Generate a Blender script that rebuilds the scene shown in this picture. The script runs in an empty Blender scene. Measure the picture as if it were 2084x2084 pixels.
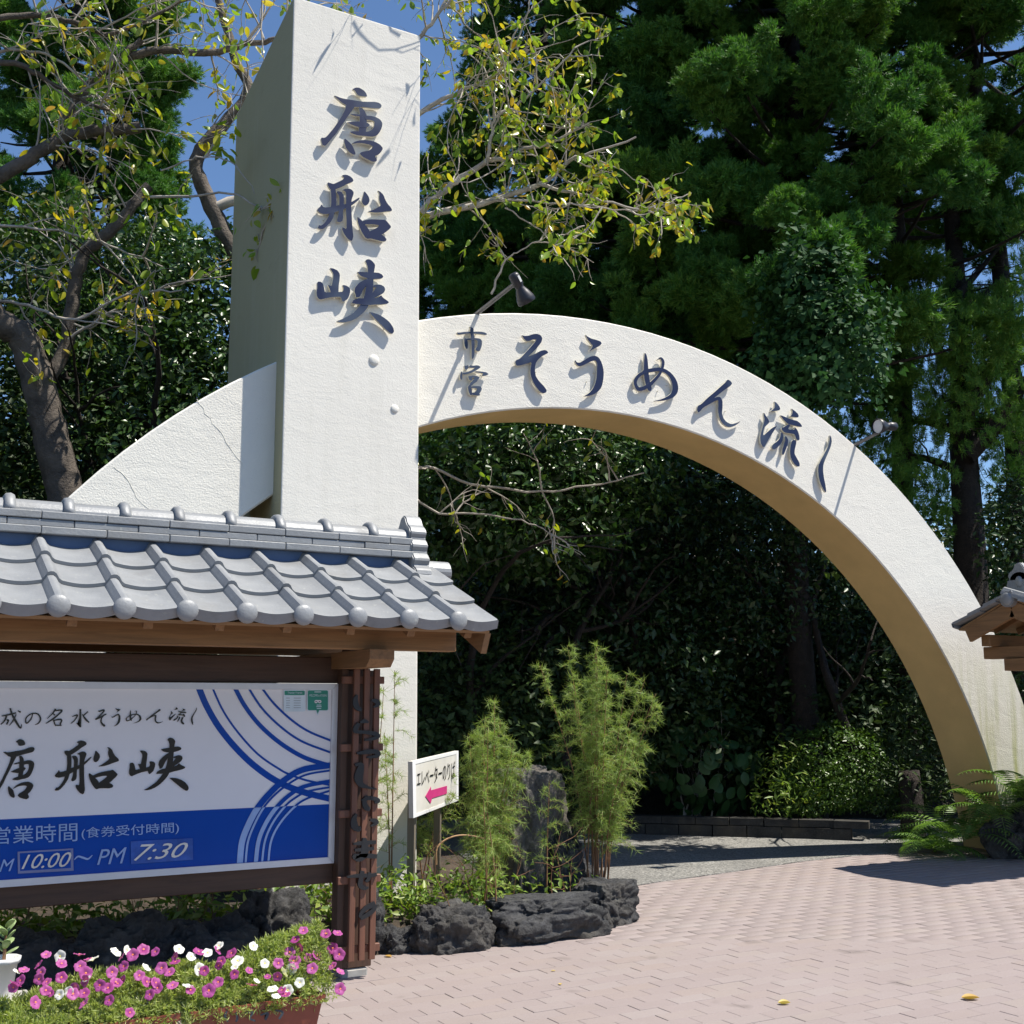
import bpy, bmesh, math, random
import numpy as np
from mathutils import Vector, Matrix

R = np.random.default_rng(7)
random.seed(7)
scene = bpy.context.scene
COL = scene.collection

# ------------------------------------------------------------------ camera
# surveyed view: principal point at the picture centre, eye height 1.6 m, X runs
# along the gateway to the right, Y away through it, Z up (all in metres)
F, HZ, CX, CY, EYE = 2330., 1425., 1042., 1042., 1.6
PITCH = math.atan((HZ - CY) / F)
YAW = math.pi / 2 - math.atan((5200. - CX) / math.hypot(F, HZ - CY))
FW = np.array([math.sin(YAW) * math.cos(PITCH), math.cos(YAW) * math.cos(PITCH), math.sin(PITCH)])
RT = np.array([math.cos(YAW), -math.sin(YAW), 0.])
UP = np.cross(RT, FW)
EYEP = np.array([0., 0., EYE])

cam_data = bpy.data.cameras.new('camera')
cam_data.sensor_fit = 'HORIZONTAL'
cam_data.sensor_width = 36.
cam_data.lens = 36. * F / 2084.
cam_data.clip_start = 0.05
cam_data.clip_end = 2000.
cam = bpy.data.objects.new('camera', cam_data)
COL.objects.link(cam)
cam.matrix_world = Matrix(((RT[0], UP[0], -FW[0], 0), (RT[1], UP[1], -FW[1], 0),
                           (RT[2], UP[2], -FW[2], EYE), (0, 0, 0, 1)))
scene.camera = cam

# ------------------------------------------------------------------ light
SUN_AZ = math.radians(53.5)      # to the right of the gateway's outward normal (-Y)
SUN_EL = math.radians(61.9)
S = Vector((math.sin(SUN_AZ) * math.cos(SUN_EL), -math.cos(SUN_AZ) * math.cos(SUN_EL), math.sin(SUN_EL)))
world = bpy.data.worlds.new('World')
scene.world = world
world.use_nodes = True
wn = world.node_tree
sky = wn.nodes.new('ShaderNodeTexSky')
sky.sky_type = 'NISHITA'
sky.sun_disc = False
sky.sun_elevation = SUN_EL
sky.sun_rotation = math.atan2(S.x, S.y)
sky.altitude = 50.
sky.air_density = 1.0
sky.dust_density = 0.0
sky.ozone_density = 7.0
bg = wn.nodes['Background']
bg.inputs['Strength'].default_value = 0.095
wn.links.new(sky.outputs[0], bg.inputs['Color'])
sun_d = bpy.data.lights.new('sun', 'SUN')
sun_d.energy = 5.0
sun_d.angle = math.radians(0.53)
sun_d.color = (1.0, 0.94, 0.84)
sun = bpy.data.objects.new('sun', sun_d)
COL.objects.link(sun)
sun.rotation_euler = S.to_track_quat('Z', 'Y').to_euler()
sun.location = (6, -4, 12)
scene.view_settings.view_transform = 'Standard'
scene.view_settings.look = 'None'
scene.view_settings.gamma = 1.0
scene.view_settings.exposure = 0.66
scene.render.engine = 'CYCLES'
scene.cycles.max_bounces = 8
scene.cycles.transparent_max_bounces = 8

# ------------------------------------------------------------------ helpers
def ray(x, y):
    return FW + RT * ((x - CX) / F) - UP * ((y - CY) / F)
def on_y(x, y, Y):
    r = ray(x, y); return EYEP + r * (Y / r[1])
def on_x(x, y, X):
    r = ray(x, y); return EYEP + r * (X / r[0])
def on_z(x, y, z=0.):
    r = ray(x, y); return EYEP + r * ((z - EYE) / r[2])
def at(x, y, d):
    r = ray(x, y); return EYEP + r * (d / math.hypot(r[0], r[1]))
def on_plane(x, y, p, n):
    r = ray(x, y); return EYEP + r * (np.dot(np.array(p) - EYEP, n) / np.dot(r, n))
def project(p):
    v = np.asarray(p, float) - EYEP; z = v @ FW
    return CX + F * (v @ RT) / z, CY - F * (v @ UP) / z, z

def obj(name, verts, faces, mats, parent=None, idx=None, smooth=False, kind=None):
    """one mesh object, vertices in world metres; parent keeps them there"""
    me = bpy.data.meshes.new(name)
    if isinstance(verts, np.ndarray) and isinstance(faces, np.ndarray):
        nv, nf, k = len(verts), len(faces), faces.shape[1]
        me.vertices.add(nv); me.vertices.foreach_set('co', verts.astype(np.float32).ravel())
        me.loops.add(nf * k); me.loops.foreach_set('vertex_index', faces.astype(np.int32).ravel())
        me.polygons.add(nf); me.polygons.foreach_set('loop_start', np.arange(0, nf * k, k, dtype=np.int32))
        me.update(calc_edges=True)
    else:
        me.from_pydata([tuple(map(float, v)) for v in verts], [], [tuple(f) for f in faces])
        me.update()
    for m in (mats if isinstance(mats, (list, tuple)) else [mats]):
        me.materials.append(m)
    if idx is not None:
        me.polygons.foreach_set('material_index', np.asarray(idx, dtype=np.int32))
    if smooth:
        me.polygons.foreach_set('use_smooth', [True] * len(me.polygons))
    o = bpy.data.objects.new(name, me)
    COL.objects.link(o)
    if parent is not None:
        adopt(o, parent)
    if kind:
        o['kind'] = kind
    return o

def world_of(o):
    m = Matrix.LocRotScale(o.location, o.rotation_euler, o.scale)
    if o.parent is not None:
        m = world_of(o.parent) @ o.matrix_parent_inverse @ m
    return m
def adopt(o, parent):
    o.parent = parent
    o.matrix_parent_inverse = world_of(parent).inverted()

def thing(name, loc, label, cat, group=None):
    e = bpy.data.objects.new(name, None)
    e.empty_display_size = 0.2
    COL.objects.link(e)
    e.location = tuple(map(float, loc))
    return tag(e, label, cat, group)
def tag(o, label, cat, group=None):
    o['label'] = label; o['category'] = cat
    if group: o['group'] = group
    return o
def inst(name, mesh, mw, parent):
    """a piece that shares mesh data, placed by a world matrix"""
    o = bpy.data.objects.new(name, mesh)
    COL.objects.link(o)
    o.matrix_basis = mw
    if parent is not None:
        o.parent = parent
        o.matrix_parent_inverse = world_of(parent).inverted()
    return o

class MB:
    """collects shapes, then becomes one mesh object"""
    def __init__(s): s.v = []; s.f = []; s.m = []
    def add(s, vs, fs, m=0):
        b = len(s.v); s.v += [tuple(map(float, v)) for v in vs]
        s.f += [tuple(i + b for i in f) for f in fs]; s.m += [m] * len(fs); return s
    def box(s, a, b, m=0):
        (x0, y0, z0), (x1, y1, z1) = a, b
        return s.add([(x0,y0,z0),(x1,y0,z0),(x1,y1,z0),(x0,y1,z0),(x0,y0,z1),(x1,y0,z1),(x1,y1,z1),(x0,y1,z1)],
                     [(0,3,2,1),(4,5,6,7),(0,1,5,4),(1,2,6,5),(2,3,7,6),(3,0,4,7)], m)
    def cbox(s, a, b, c=0.006, m=0):
        """box with chamfered edges"""
        bm = bmesh.new()
        bmesh.ops.create_cube(bm, size=1.)
        for v in bm.verts:
            v.co = Vector([a[i] + (v.co[i] + .5) * (b[i] - a[i]) for i in range(3)])
        bmesh.ops.bevel(bm, geom=bm.edges[:], offset=c, segments=1, affect='EDGES')
        return s.bm(bm, m)
    def bm(s, bm, m=0):
        bm.verts.index_update()
        s.add([v.co for v in bm.verts], [[v.index for v in f.verts] for f in bm.faces], m); bm.free(); return s
    def bar(s, p, q, w, h, m=0, up=(0, 0, 1)):
        """box from p to q, w across, h along up"""
        p, q = Vector(p), Vector(q); d = (q - p).normalized()
        a = d.cross(Vector(up)).normalized(); u = a.cross(d).normalized()
        vs = [c + a * (sx * w / 2) + u * (sz * h / 2) for c in (p, q) for sx, sz in ((-1,-1),(1,-1),(1,1),(-1,1))]
        return s.add(vs, [(3,2,1,0),(4,5,6,7),(0,1,5,4),(1,2,6,5),(2,3,7,6),(3,0,4,7)], m)
    def tube(s, pts, rad, n=6, m=0, caps=True):
        P = [Vector(p) for p in pts]; k = len(P)
        rad = rad if hasattr(rad, '__len__') else [rad] * k
        b = len(s.v); ref = Vector((0.13, 0.31, 0.94))
        for i, p in enumerate(P):
            t = (P[min(i + 1, k - 1)] - P[max(i - 1, 0)])
            t = t.normalized() if t.length > 1e-9 else Vector((0, 0, 1))
            a = t.cross(ref); a = a.normalized() if a.length > 1e-3 else Vector((1, 0, 0)); c = t.cross(a)
            for j in range(n):
                w = 2 * math.pi * j / n
                s.v.append(tuple(p + (a * math.cos(w) + c * math.sin(w)) * rad[i]))
        for i in range(k - 1):
            for j in range(n):
                q = (j + 1) % n
                s.f.append((b+i*n+j, b+i*n+q, b+(i+1)*n+q, b+(i+1)*n+j)); s.m.append(m)
        if caps:
            s.f.append(tuple(b + j for j in reversed(range(n)))); s.m.append(m)
            s.f.append(tuple(b + (k-1)*n + j for j in range(n))); s.m.append(m)
        return s
    def prism(s, poly, off, m=0, ms=None):
        """closed polygon (3-D points) pushed along off; front keeps m, sides and back take ms"""
        ms = m if ms is None else ms
        n = len(poly); P = [Vector(p) for p in poly]; off = Vector(off)
        b = len(s.v); s.v += [tuple(p) for p in P] + [tuple(p + off) for p in P]
        s.f.append(tuple(range(b, b + n))); s.m.append(m)
        s.f.append(tuple(range(b + 2*n - 1, b + n - 1, -1))); s.m.append(ms)
        for i in range(n):
            j = (i + 1) % n
            s.f.append((b+j, b+i, b+n+i, b+n+j)); s.m.append(ms)
        return s
    def build(s, name, mats, parent=None, smooth=False, kind=None):
        return obj(name, s.v, s.f, mats, parent, s.m, smooth, kind)

def catmull(P, k=6):
    P = [np.asarray(p, float) for p in P]
    if len(P) < 3: 
        return [P[0] + (P[-1] - P[0]) * t for t in np.linspace(0, 1, k + 1)]
    Q = [2*P[0]-P[1]] + P + [2*P[-1]-P[-2]]; out = []
    for i in range(1, len(Q) - 2):
        for t in np.linspace(0, 1, k, endpoint=False):
            a, b, c, d = Q[i-1], Q[i], Q[i+1], Q[i+2]
            out.append(.5*((2*b)+(-a+c)*t+(2*a-5*b+4*c-d)*t*t+(-a+3*b-3*c+d)*t**3))
    out.append(P[-1]); return out
def chaikin(P):
    out = []
    for i in range(len(P)):
        a, b = np.asarray(P[i], float), np.asarray(P[(i + 1) % len(P)], float)
        out += [a * .8 + b * .2, a * .2 + b * .8]
    return out
def ribbon(pts, k=5):
    """brush stroke (x, y, width) -> closed outline"""
    C = np.array(catmull([p[:3] for p in pts], k)); d = np.gradient(C[:, :2], axis=0)
    n = np.stack([-d[:, 1], d[:, 0]], 1); n /= np.maximum(np.linalg.norm(n, axis=1), 1e-9)[:, None]
    a = C[:, :2] + n * C[:, 2:3] / 2; b = C[:, :2] - n * C[:, 2:3] / 2
    return [tuple(p) for p in a] + [tuple(p) for p in b[::-1]]

# ------------------------------------------------------------------ materials
def nodes(name):
    m = bpy.data.materials.new(name); m.use_nodes = True
    t = m.node_tree; return m, t, t.nodes['Principled BSDF']
def N(t, kind, **kw):
    n = t.nodes.new(kind)
    for k, v in kw.items():
        if k in n.inputs: n.inputs[k].default_value = v
        else: setattr(n, k, v)
    return n
def noise(t, scale, detail=4., rough=.6, co=None, dist=0.):
    n = N(t, 'ShaderNodeTexNoise'); n.inputs['Scale'].default_value = scale
    n.inputs['Detail'].default_value = detail; n.inputs['Roughness'].default_value = rough
    n.inputs['Distortion'].default_value = dist
    if co is None:
        co = N(t, 'ShaderNodeTexCoord').outputs['Object']
    t.links.new(co, n.inputs['Vector']); return n.outputs['Fac']
def ramp(t, fac, stops):
    r = N(t, 'ShaderNodeValToRGB'); e = r.color_ramp.elements
    while len(e) < len(stops): e.new(.5)
    for i, (p, c) in enumerate(stops):
        e[i].position = p; e[i].color = (*c, 1) if len(c) == 3 else c
    t.links.new(fac, r.inputs['Fac']); return r.outputs['Color']
def mixc(t, fac, a, b, mode='MIX'):
    n = N(t, 'ShaderNodeMix'); n.data_type = 'RGBA'; n.blend_type = mode
    for s, v in ((n.inputs[0], fac), (n.inputs[6], a), (n.inputs[7], b)):
        if hasattr(v, 'is_output'): t.links.new(v, s)
        else: s.default_value = v if not isinstance(v, tuple) else (*v, 1) if len(v) == 3 else v
    return n.outputs[2]
def math_(t, op, a, b=0., clamp=False):
    n = N(t, 'ShaderNodeMath'); n.operation = op; n.use_clamp = clamp
    for s, v in ((n.inputs[0], a), (n.inputs[1], b)):
        if hasattr(v, 'is_output'): t.links.new(v, s)
        else: s.default_value = v
    return n.outputs[0]
def bump(t, b, height, dist, strength=1.):
    n = N(t, 'ShaderNodeBump'); n.inputs['Distance'].default_value = dist; n.inputs['Strength'].default_value = strength
    t.links.new(height, n.inputs['Height']); t.links.new(n.outputs[0], b.inputs['Normal']); return n
def plain(name, col, rough=.6, var=.12, vscale=6., bscale=0., bdist=0., metal=0., spec=.5, rr=None):
    m, t, b = nodes(name)
    f = noise(t, vscale, 5.)
    lo = tuple(c * (1 - var) for c in col); hi = tuple(min(1, c * (1 + var)) for c in col)
    t.links.new(ramp(t, f, [(.3, lo), (.7, hi)]), b.inputs['Base Color'])
    b.inputs['Roughness'].default_value = rough; b.inputs['Metallic'].default_value = metal
    b.inputs['Specular IOR Level'].default_value = spec
    if bscale: bump(t, b, noise(t, bscale, 6., .65), bdist)
    return m
def leafm(name, cols, rough=.45, trans=.3, spec=.5, coat=0.):
    """leaf surface: every leaf (mesh island) takes its own colour from the list"""
    m, t, b = nodes(name)
    g = N(t, 'ShaderNodeNewGeometry'); oi = N(t, 'ShaderNodeObjectInfo')
    f = math_(t, 'FRACT', math_(t, 'ADD', g.outputs['Random Per Island'], oi.outputs['Random']))
    k = len(cols)
    c = ramp(t, f, [((i + .5) / k, cols[i]) for i in range(k)])
    t.links.new(c, b.inputs['Base Color']); b.inputs['Roughness'].default_value = rough
    b.inputs['Specular IOR Level'].default_value = spec
    if trans:
        tr = N(t, 'ShaderNodeBsdfTranslucent'); mx = N(t, 'ShaderNodeMixShader')
        t.links.new(mixc(t, 1., c, (1.25, 1.3, .55), 'MULTIPLY'), tr.inputs['Color'])
        mx.inputs[0].default_value = trans
        t.links.new(b.outputs[0], mx.inputs[1]); t.links.new(tr.outputs[0], mx.inputs[2])
        t.links.new(mx.outputs[0], t.nodes['Material Output'].inputs['Surface'])
    return m

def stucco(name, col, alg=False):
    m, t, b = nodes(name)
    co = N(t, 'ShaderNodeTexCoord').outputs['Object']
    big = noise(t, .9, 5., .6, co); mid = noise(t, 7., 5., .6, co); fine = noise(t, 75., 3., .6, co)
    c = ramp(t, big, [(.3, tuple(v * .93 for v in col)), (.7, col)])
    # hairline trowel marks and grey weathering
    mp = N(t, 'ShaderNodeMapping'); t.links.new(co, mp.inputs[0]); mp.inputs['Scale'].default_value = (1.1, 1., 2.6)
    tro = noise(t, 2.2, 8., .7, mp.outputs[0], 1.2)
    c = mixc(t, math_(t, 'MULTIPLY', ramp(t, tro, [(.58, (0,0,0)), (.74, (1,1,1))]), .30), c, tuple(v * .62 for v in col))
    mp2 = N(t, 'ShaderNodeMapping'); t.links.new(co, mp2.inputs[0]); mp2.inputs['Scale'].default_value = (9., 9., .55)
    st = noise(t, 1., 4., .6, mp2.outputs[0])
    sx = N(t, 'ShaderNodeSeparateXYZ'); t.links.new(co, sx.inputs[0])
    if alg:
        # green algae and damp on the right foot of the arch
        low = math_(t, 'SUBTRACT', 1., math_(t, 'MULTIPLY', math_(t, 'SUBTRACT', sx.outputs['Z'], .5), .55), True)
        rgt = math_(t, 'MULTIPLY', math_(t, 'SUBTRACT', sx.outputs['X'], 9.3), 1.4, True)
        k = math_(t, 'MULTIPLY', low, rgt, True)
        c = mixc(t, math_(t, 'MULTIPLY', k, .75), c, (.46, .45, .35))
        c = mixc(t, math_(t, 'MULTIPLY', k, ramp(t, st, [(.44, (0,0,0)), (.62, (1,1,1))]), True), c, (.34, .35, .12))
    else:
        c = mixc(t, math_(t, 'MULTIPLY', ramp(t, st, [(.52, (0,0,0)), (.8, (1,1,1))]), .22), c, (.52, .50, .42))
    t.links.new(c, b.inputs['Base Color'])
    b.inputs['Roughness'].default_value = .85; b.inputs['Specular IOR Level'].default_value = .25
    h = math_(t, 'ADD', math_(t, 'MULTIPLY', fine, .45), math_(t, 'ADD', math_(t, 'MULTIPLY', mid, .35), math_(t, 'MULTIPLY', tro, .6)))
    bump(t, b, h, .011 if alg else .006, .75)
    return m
def wood(name, col, dark=.45, axis=0, rough=.6):
    m, t, b = nodes(name)
    co = N(t, 'ShaderNodeTexCoord').outputs['Object']
    mp = N(t, 'ShaderNodeMapping'); t.links.new(co, mp.inputs[0])
    sc = [38., 38., 38.]; sc[axis] = 2.2; mp.inputs['Scale'].default_value = sc
    g = noise(t, 1., 6., .65, mp.outputs[0], .6); w = noise(t, 1.7, 3., .5, co)
    oi = N(t, 'ShaderNodeObjectInfo').outputs['Random']
    c = ramp(t, g, [(.28, tuple(v * dark for v in col)), (.55, col), (.8, tuple(min(1, v * 1.25) for v in col))])
    c = mixc(t, math_(t, 'MULTIPLY', w, .45), c, tuple(v * .55 for v in col))
    c = mixc(t, math_(t, 'MULTIPLY', oi, .3), c, tuple(v * .7 for v in col))
    t.links.new(c, b.inputs['Base Color']); b.inputs['Roughness'].default_value = rough
    bump(t, b, g, .003, .6); return m
def stone(name, col, var=.5, scale=3., dist=.05):
    m, t, b = nodes(name)
    co = N(t, 'ShaderNodeTexCoord').outputs['Object']
    a = noise(t, scale, 8., .68, co, .3); p = noise(t, scale * 9, 6., .7, co); big = noise(t, scale * .5, 3., .5, co)
    c = ramp(t, a, [(.32, tuple(v * (1 - var) for v in col)), (.55, col), (.75, tuple(v * (1 + var) for v in col))])
    c = mixc(t, ramp(t, p, [(.5, (0,0,0)), (.72, (.55,.55,.55))]), c, tuple(v * 2.1 for v in col))
    c = mixc(t, ramp(t, big, [(.50, (0,0,0)), (.72, (.6,.6,.6))]), c, (col[0]*1.7, col[1]*1.45, col[2]*1.05))
    lich = noise(t, scale * 2.3, 4., .6, co)
    c = mixc(t, ramp(t, lich, [(.60, (0,0,0)), (.70, (.55,.55,.55))]), c, (col[0]*2.3, col[1]*2.3, col[2]*2.0))
    t.links.new(c, b.inputs['Base Color']); b.inputs['Roughness'].default_value = .9
    b.inputs['Specular IOR Level'].default_value = .3
    bump(t, b, math_(t, 'ADD', a, math_(t, 'MULTIPLY', p, .5)), dist); return m

M = {}
M['wall'] = stucco('white stucco', (.80, .773, .70))
M['wall_shade'] = stucco('shade toned stucco', (.38, .36, .23))  # olive tone stands in for shade on the pillar's left side
M['arch'] = stucco('white trowelled stucco', (.80, .772, .695), True)
M['soffit'] = plain('ochre toned soffit', (.62, .44, .19), .8, .1, 2., 60., .004)  # arch underside toned ochre
M['soil'] = plain('garden soil', (.055, .04, .028), .95, .5, 9., 30., .03)
M['litter'] = plain('leaf litter', (.028, .022, .014), .95, .6, 5., 25., .05)

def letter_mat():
    m, t, b = nodes('navy letter paint with sheen patches')
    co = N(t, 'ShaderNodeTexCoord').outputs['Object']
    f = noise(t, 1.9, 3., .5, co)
    c = ramp(t, f, [(.50, (.006, .011, .050)), (.66, (.055, .075, .115))])  # grey patches imitate sky reflected in the glossy navy
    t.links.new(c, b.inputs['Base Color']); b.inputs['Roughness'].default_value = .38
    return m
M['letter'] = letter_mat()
M['letter_side'] = plain('cream letter edge', (.62, .59, .48), .7)
M['iron'] = plain('black iron', (.012, .013, .016), .45)

def brick_mat():
    m, t, b = nodes('pink paving brick')
    g = N(t, 'ShaderNodeNewGeometry'); oi = N(t, 'ShaderNodeObjectInfo')
    f = math_(t, 'FRACT', math_(t, 'ADD', g.outputs['Random Per Island'], oi.outputs['Random']))
    cs = [(.284,.238,.231), (.298,.253,.247), (.300,.246,.222), (.280,.236,.231), (.307,.264,.257), (.315,.278,.268), (.290,.243,.239), (.272,.228,.223), (.303,.258,.253), (.302,.260,.238)]
    c = ramp(t, f, [((i + .5) / len(cs), cs[i]) for i in range(len(cs))])
    c = mixc(t, .4, c, (.305, .258, .247))
    geo = g.outputs['Position']
    n1 = noise(t, 1.1, 5., .6, geo); n2 = noise(t, 120., 3., .6, geo)
    c = mixc(t, ramp(t, n1, [(.35, (.28,.28,.28)), (.65, (0,0,0))]), c, (.258, .217, .205))
    c = mixc(t, ramp(t, n2, [(.4, (.25,.25,.25)), (.7, (0,0,0))]), c, (.19, .15, .14))
    sp = noise(t, 2.7, 2., .5, geo)
    c = mixc(t, math_(t, 'MULTIPLY', ramp(t, sp, [(.66, (0,0,0)), (.72, (1,1,1))]), .38), c, (.12, .10, .09))
    dirt = noise(t, .45, 6., .65, geo)
    c = mixc(t, ramp(t, dirt, [(.52, (0,0,0)), (.70, (.28,.28,.28))]), c, (.20, .165, .15))
    t.links.new(c, b.inputs['Base Color']); b.inputs['Roughness'].default_value = .82
    b.inputs['Specular IOR Level'].default_value = .3
    bump(t, b, n2, .003); return m
M['brick'] = brick_mat()
M['sand'] = plain('joint sand', (.17, .145, .13), .95, .4, 20.)
def asphalt_mat():
    m, t, b = nodes('pale grey asphalt')
    geo = N(t, 'ShaderNodeNewGeometry').outputs['Position']
    v = N(t, 'ShaderNodeTexVoronoi'); v.inputs['Scale'].default_value = 62.; t.links.new(geo, v.inputs['Vector'])
    big = noise(t, 1.3, 5., .6, geo); fine = noise(t, 90., 3., .6, geo)
    c = ramp(t, v.outputs['Color'], [(.2, (.11, .108, .10)), (.5, (.20, .197, .185)), (.8, (.33, .32, .295))])
    c = mixc(t, ramp(t, big, [(.4, (.5,.5,.5)), (.65, (0,0,0))]), c, (.13, .128, .12))
    t.links.new(c, b.inputs['Base Color']); b.inputs['Roughness'].default_value = .9
    bump(t, b, fine, .008); return m
M['asphalt'] = asphalt_mat()
# ------------------------------------------------------------------ the ground
MBg = MB()
obj('ground', [(-600,-600,-.035),(600,-600,-.035),(600,600,-.035),(-600,600,-.035)], [(0,1,2,3)], M['soil'], kind='structure')

def height_sheet(name, x0, x1, y0, y1, nx, ny, fn, mat, kind='structure'):
    xs, ys = np.linspace(x0, x1, nx), np.linspace(y0, y1, ny)
    Xg, Yg = np.meshgrid(xs, ys); Z = fn(Xg, Yg)
    v = np.stack([Xg.ravel(), Yg.ravel(), Z.ravel()], 1)
    i = np.arange(nx * ny).reshape(ny, nx)
    f = np.stack([i[:-1, :-1].ravel(), i[:-1, 1:].ravel(), i[1:, 1:].ravel(), i[1:, :-1].ravel()], 1)
    return obj(name, v, f, mat, smooth=True, kind=kind)
def wob(x, y, s=1.):
    return (np.sin(x*1.7*s+.3)*np.cos(y*2.1*s) + .6*np.sin(x*4.3*s+y*3.1*s) + .35*np.sin(x*9.1*s-y*7.7*s)) / 2.
def smooth01(t):
    t = np.clip(t, 0, 1); return t * t * (3 - 2 * t)
# wooded bank behind the gateway: rises away from the path
def bank(x, y):
    d = (x * .494 + y * .87)
    k = smooth01((d - 15.8) / 6.)
    return -.03 + k * 4.4 + .12 * k * wob(x, y)
height_sheet('hillside', -22., 38., 9.8, 46., 90, 60, lambda x, y: np.where(bank(x, y) < .01, -.06, bank(x, y)), M['litter'])

# ------------------------------------------------------------------ brick paving
BL, BW, J = .2505, .1172, .0034
EDGE = [(5.05, 8.0), (5.69, 8.36), (6.14, 8.52), (7.24, 8.70), (8.58, 8.93), (9.95, 8.95), (13., 8.95)]   # far edge of the brick
def edge_y(x):
    return np.interp(x, [p[0] for p in EDGE], [p[1] for p in EDGE], left=7.05)
def brick_mesh():
    a, b, c, h = (BL - J) / 2, (BW - J) / 2, .0018, .06
    v = [(-a,-b,-h),(a,-b,-h),(a,b,-h),(-a,b,-h),(-a,-b,-c),(a,-b,-c),(a,b,-c),(-a,b,-c),(-a+c,-b+c,0),(a-c,-b+c,0),(a-c,b-c,0),(-a+c,b-c,0)]
    f = [(0,1,5,4),(1,2,6,5),(2,3,7,6),(3,0,4,7),(4,5,9,8),(5,6,10,9),(6,7,11,10),(7,4,8,11),(8,9,10,11)]
    return v, f
bv, bf = brick_mesh()
bme = bpy.data.meshes.new('brick'); bme.from_pydata(bv, [], bf); bme.materials.append(M['brick'])
paving = obj('brick_paving', [(-4,1.5,-.0075),(13,1.5,-.0075),(13,9.2,-.0075),(-4,9.2,-.0075)], [(0,1,2,3)], M['sand'], kind='structure')
pos = []
for r in range(int((9.3 - 1.6) / BW)):
    y = 1.6 + r * BW
    off = (r % 2) * .5 * BL + R.normal(0, .012) 
    for c in range(int(16.5 / BL)):
        x = -3.8 + off + c * BL
        if y > edge_y(x) + .12: continue
        pos.append((x, y))
pos = np.array(pos)
dz = R.normal(0, .0006, len(pos)); rz = R.normal(0, .005, len(pos)); rx = R.normal(0, .0016, len(pos)); ry = R.normal(0, .0012, len(pos))
pr = np.array([project((p[0], p[1], 0)) for p in pos])
vis = (pr[:, 2] > 1) & (pr[:, 0] > 660) & (pr[:, 0] < 2120) & (pr[:, 1] < 2110) & (pr[:, 1] > 1500) & ~((pr[:, 0] < 1000) & (pr[:, 1] < 1940))
order = np.argsort(np.where(vis, pr[:, 2], 1e9))
near = set(order[:300].tolist())
bvn = np.array(bv); rest_v = []; rest_f = []
for i, (x, y) in enumerate(pos):
    mw = Matrix.Translation((x, y, dz[i])) @ Matrix.Rotation(rz[i], 4, 'Z') @ Matrix.Rotation(rx[i], 4, 'X') @ Matrix.Rotation(ry[i], 4, 'Y')
    if i in near:
        inst('brick', bme, mw, paving)
    else:
        A = np.array(mw)
        rest_f.append(np.array(bf) + len(rest_v) * 12); rest_v.append(bvn @ A[:3, :3].T + A[:3, 3])
obj('bricks', np.vstack(rest_v), np.vstack(rest_f), M['brick'], paving, kind='stuff')

# pale grey asphalt path behind the brick, its near edge a gentle curve
ed = catmull([(p[0], p[1]) for p in EDGE], 6)
pv = [(p[0], p[1] + .01 * math.sin(p[0] * 9), .008) for p in ed] + [(p[0], p[1], -.02) for p in ed]
n = len(ed)
back = [(14., 16.), (8., 19.), (1., 16.), (4.2, 10.)]
top = list(range(n)) + list(range(2 * n, 2 * n + 4))
obj('path', pv + [(x, y, .008) for x, y in back], [tuple(top)] + [(i + 1, i, n + i, n + i + 1) for i in range(n - 1)], M['asphalt'], kind='structure')

# raised planting bed round the gateway's left side
def bed(x, y):
    front = 6.98 + .28 * smooth01((x - 3.6) / 1.6)
    e = np.minimum(np.minimum((y - front) / .35, (5.15 + .25*np.sin(y*2.) - x) / .4), (11. - y) / .5)
    return -.03 + smooth01(e) * (.20 + .035 * wob(x, y, 1.5) + .05 * smooth01((y - 7.6) / 1.5))
height_sheet('garden_bed', -4., 5.7, 6.7, 11., 110, 60, bed, M['soil'])

# ------------------------------------------------------------------ the gateway
gate = thing('entrance_gateway', (3.2, 8.9, 0.), 'tall white stucco pillar with a wide arch carrying dark blue raised letters', 'gateway')
PF, AF, AB = 8.15, 8.345, 8.95        # pillar front, arch front, arch back
def px_(z, l):                         # the pillar leans a hair
    return (2.675 - .0079 * z) if l else (3.805 - .0096 * z)
pm = MB()
bmp = bmesh.new()
vs = [bmp.verts.new(c) for c in ((px_(-.1,1),PF,-.1),(px_(-.1,0),PF,-.1),(px_(-.1,0),9.72,-.1),(px_(-.1,1),9.72,-.1),
      (px_(7.167,1),PF,7.167),(px_(7.167,0),PF,7.167),(px_(6.87,0),9.72,6.87),(px_(6.87,1),9.72,6.87))]
for f in ((0,3,2,1),(4,5,6,7),(0,1,5,4),(1,2,6,5),(2,3,7,6),(3,0,4,7)): bmp.faces.new([vs[i] for i in f])
bmesh.ops.bevel(bmp, geom=bmp.edges[:], offset=.014, segments=3, profile=.6, affect='EDGES')
pm.bm(bmp); po = pm.build('pillar', [M['wall'], M['wall_shade']], gate)
for p in po.data.polygons:      # left flank's shade is put into its olive grey colour
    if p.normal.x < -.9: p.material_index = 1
# two round plaster buttons left on the pillar face
for zx, zy, rr in ((761, 733, .045), (803, 832, .035)):
    c = on_y(zx, zy, PF); b = bmesh.new(); bmesh.ops.create_uvsphere(b, u_segments=16, v_segments=8, radius=rr)
    for v in b.verts: v.co = Vector((v.co.x + c[0], v.co.y * .35 + c[1], v.co.z + c[2]))
    MB().bm(b).build('plaster_button', M['wall'], gate, True)

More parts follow.
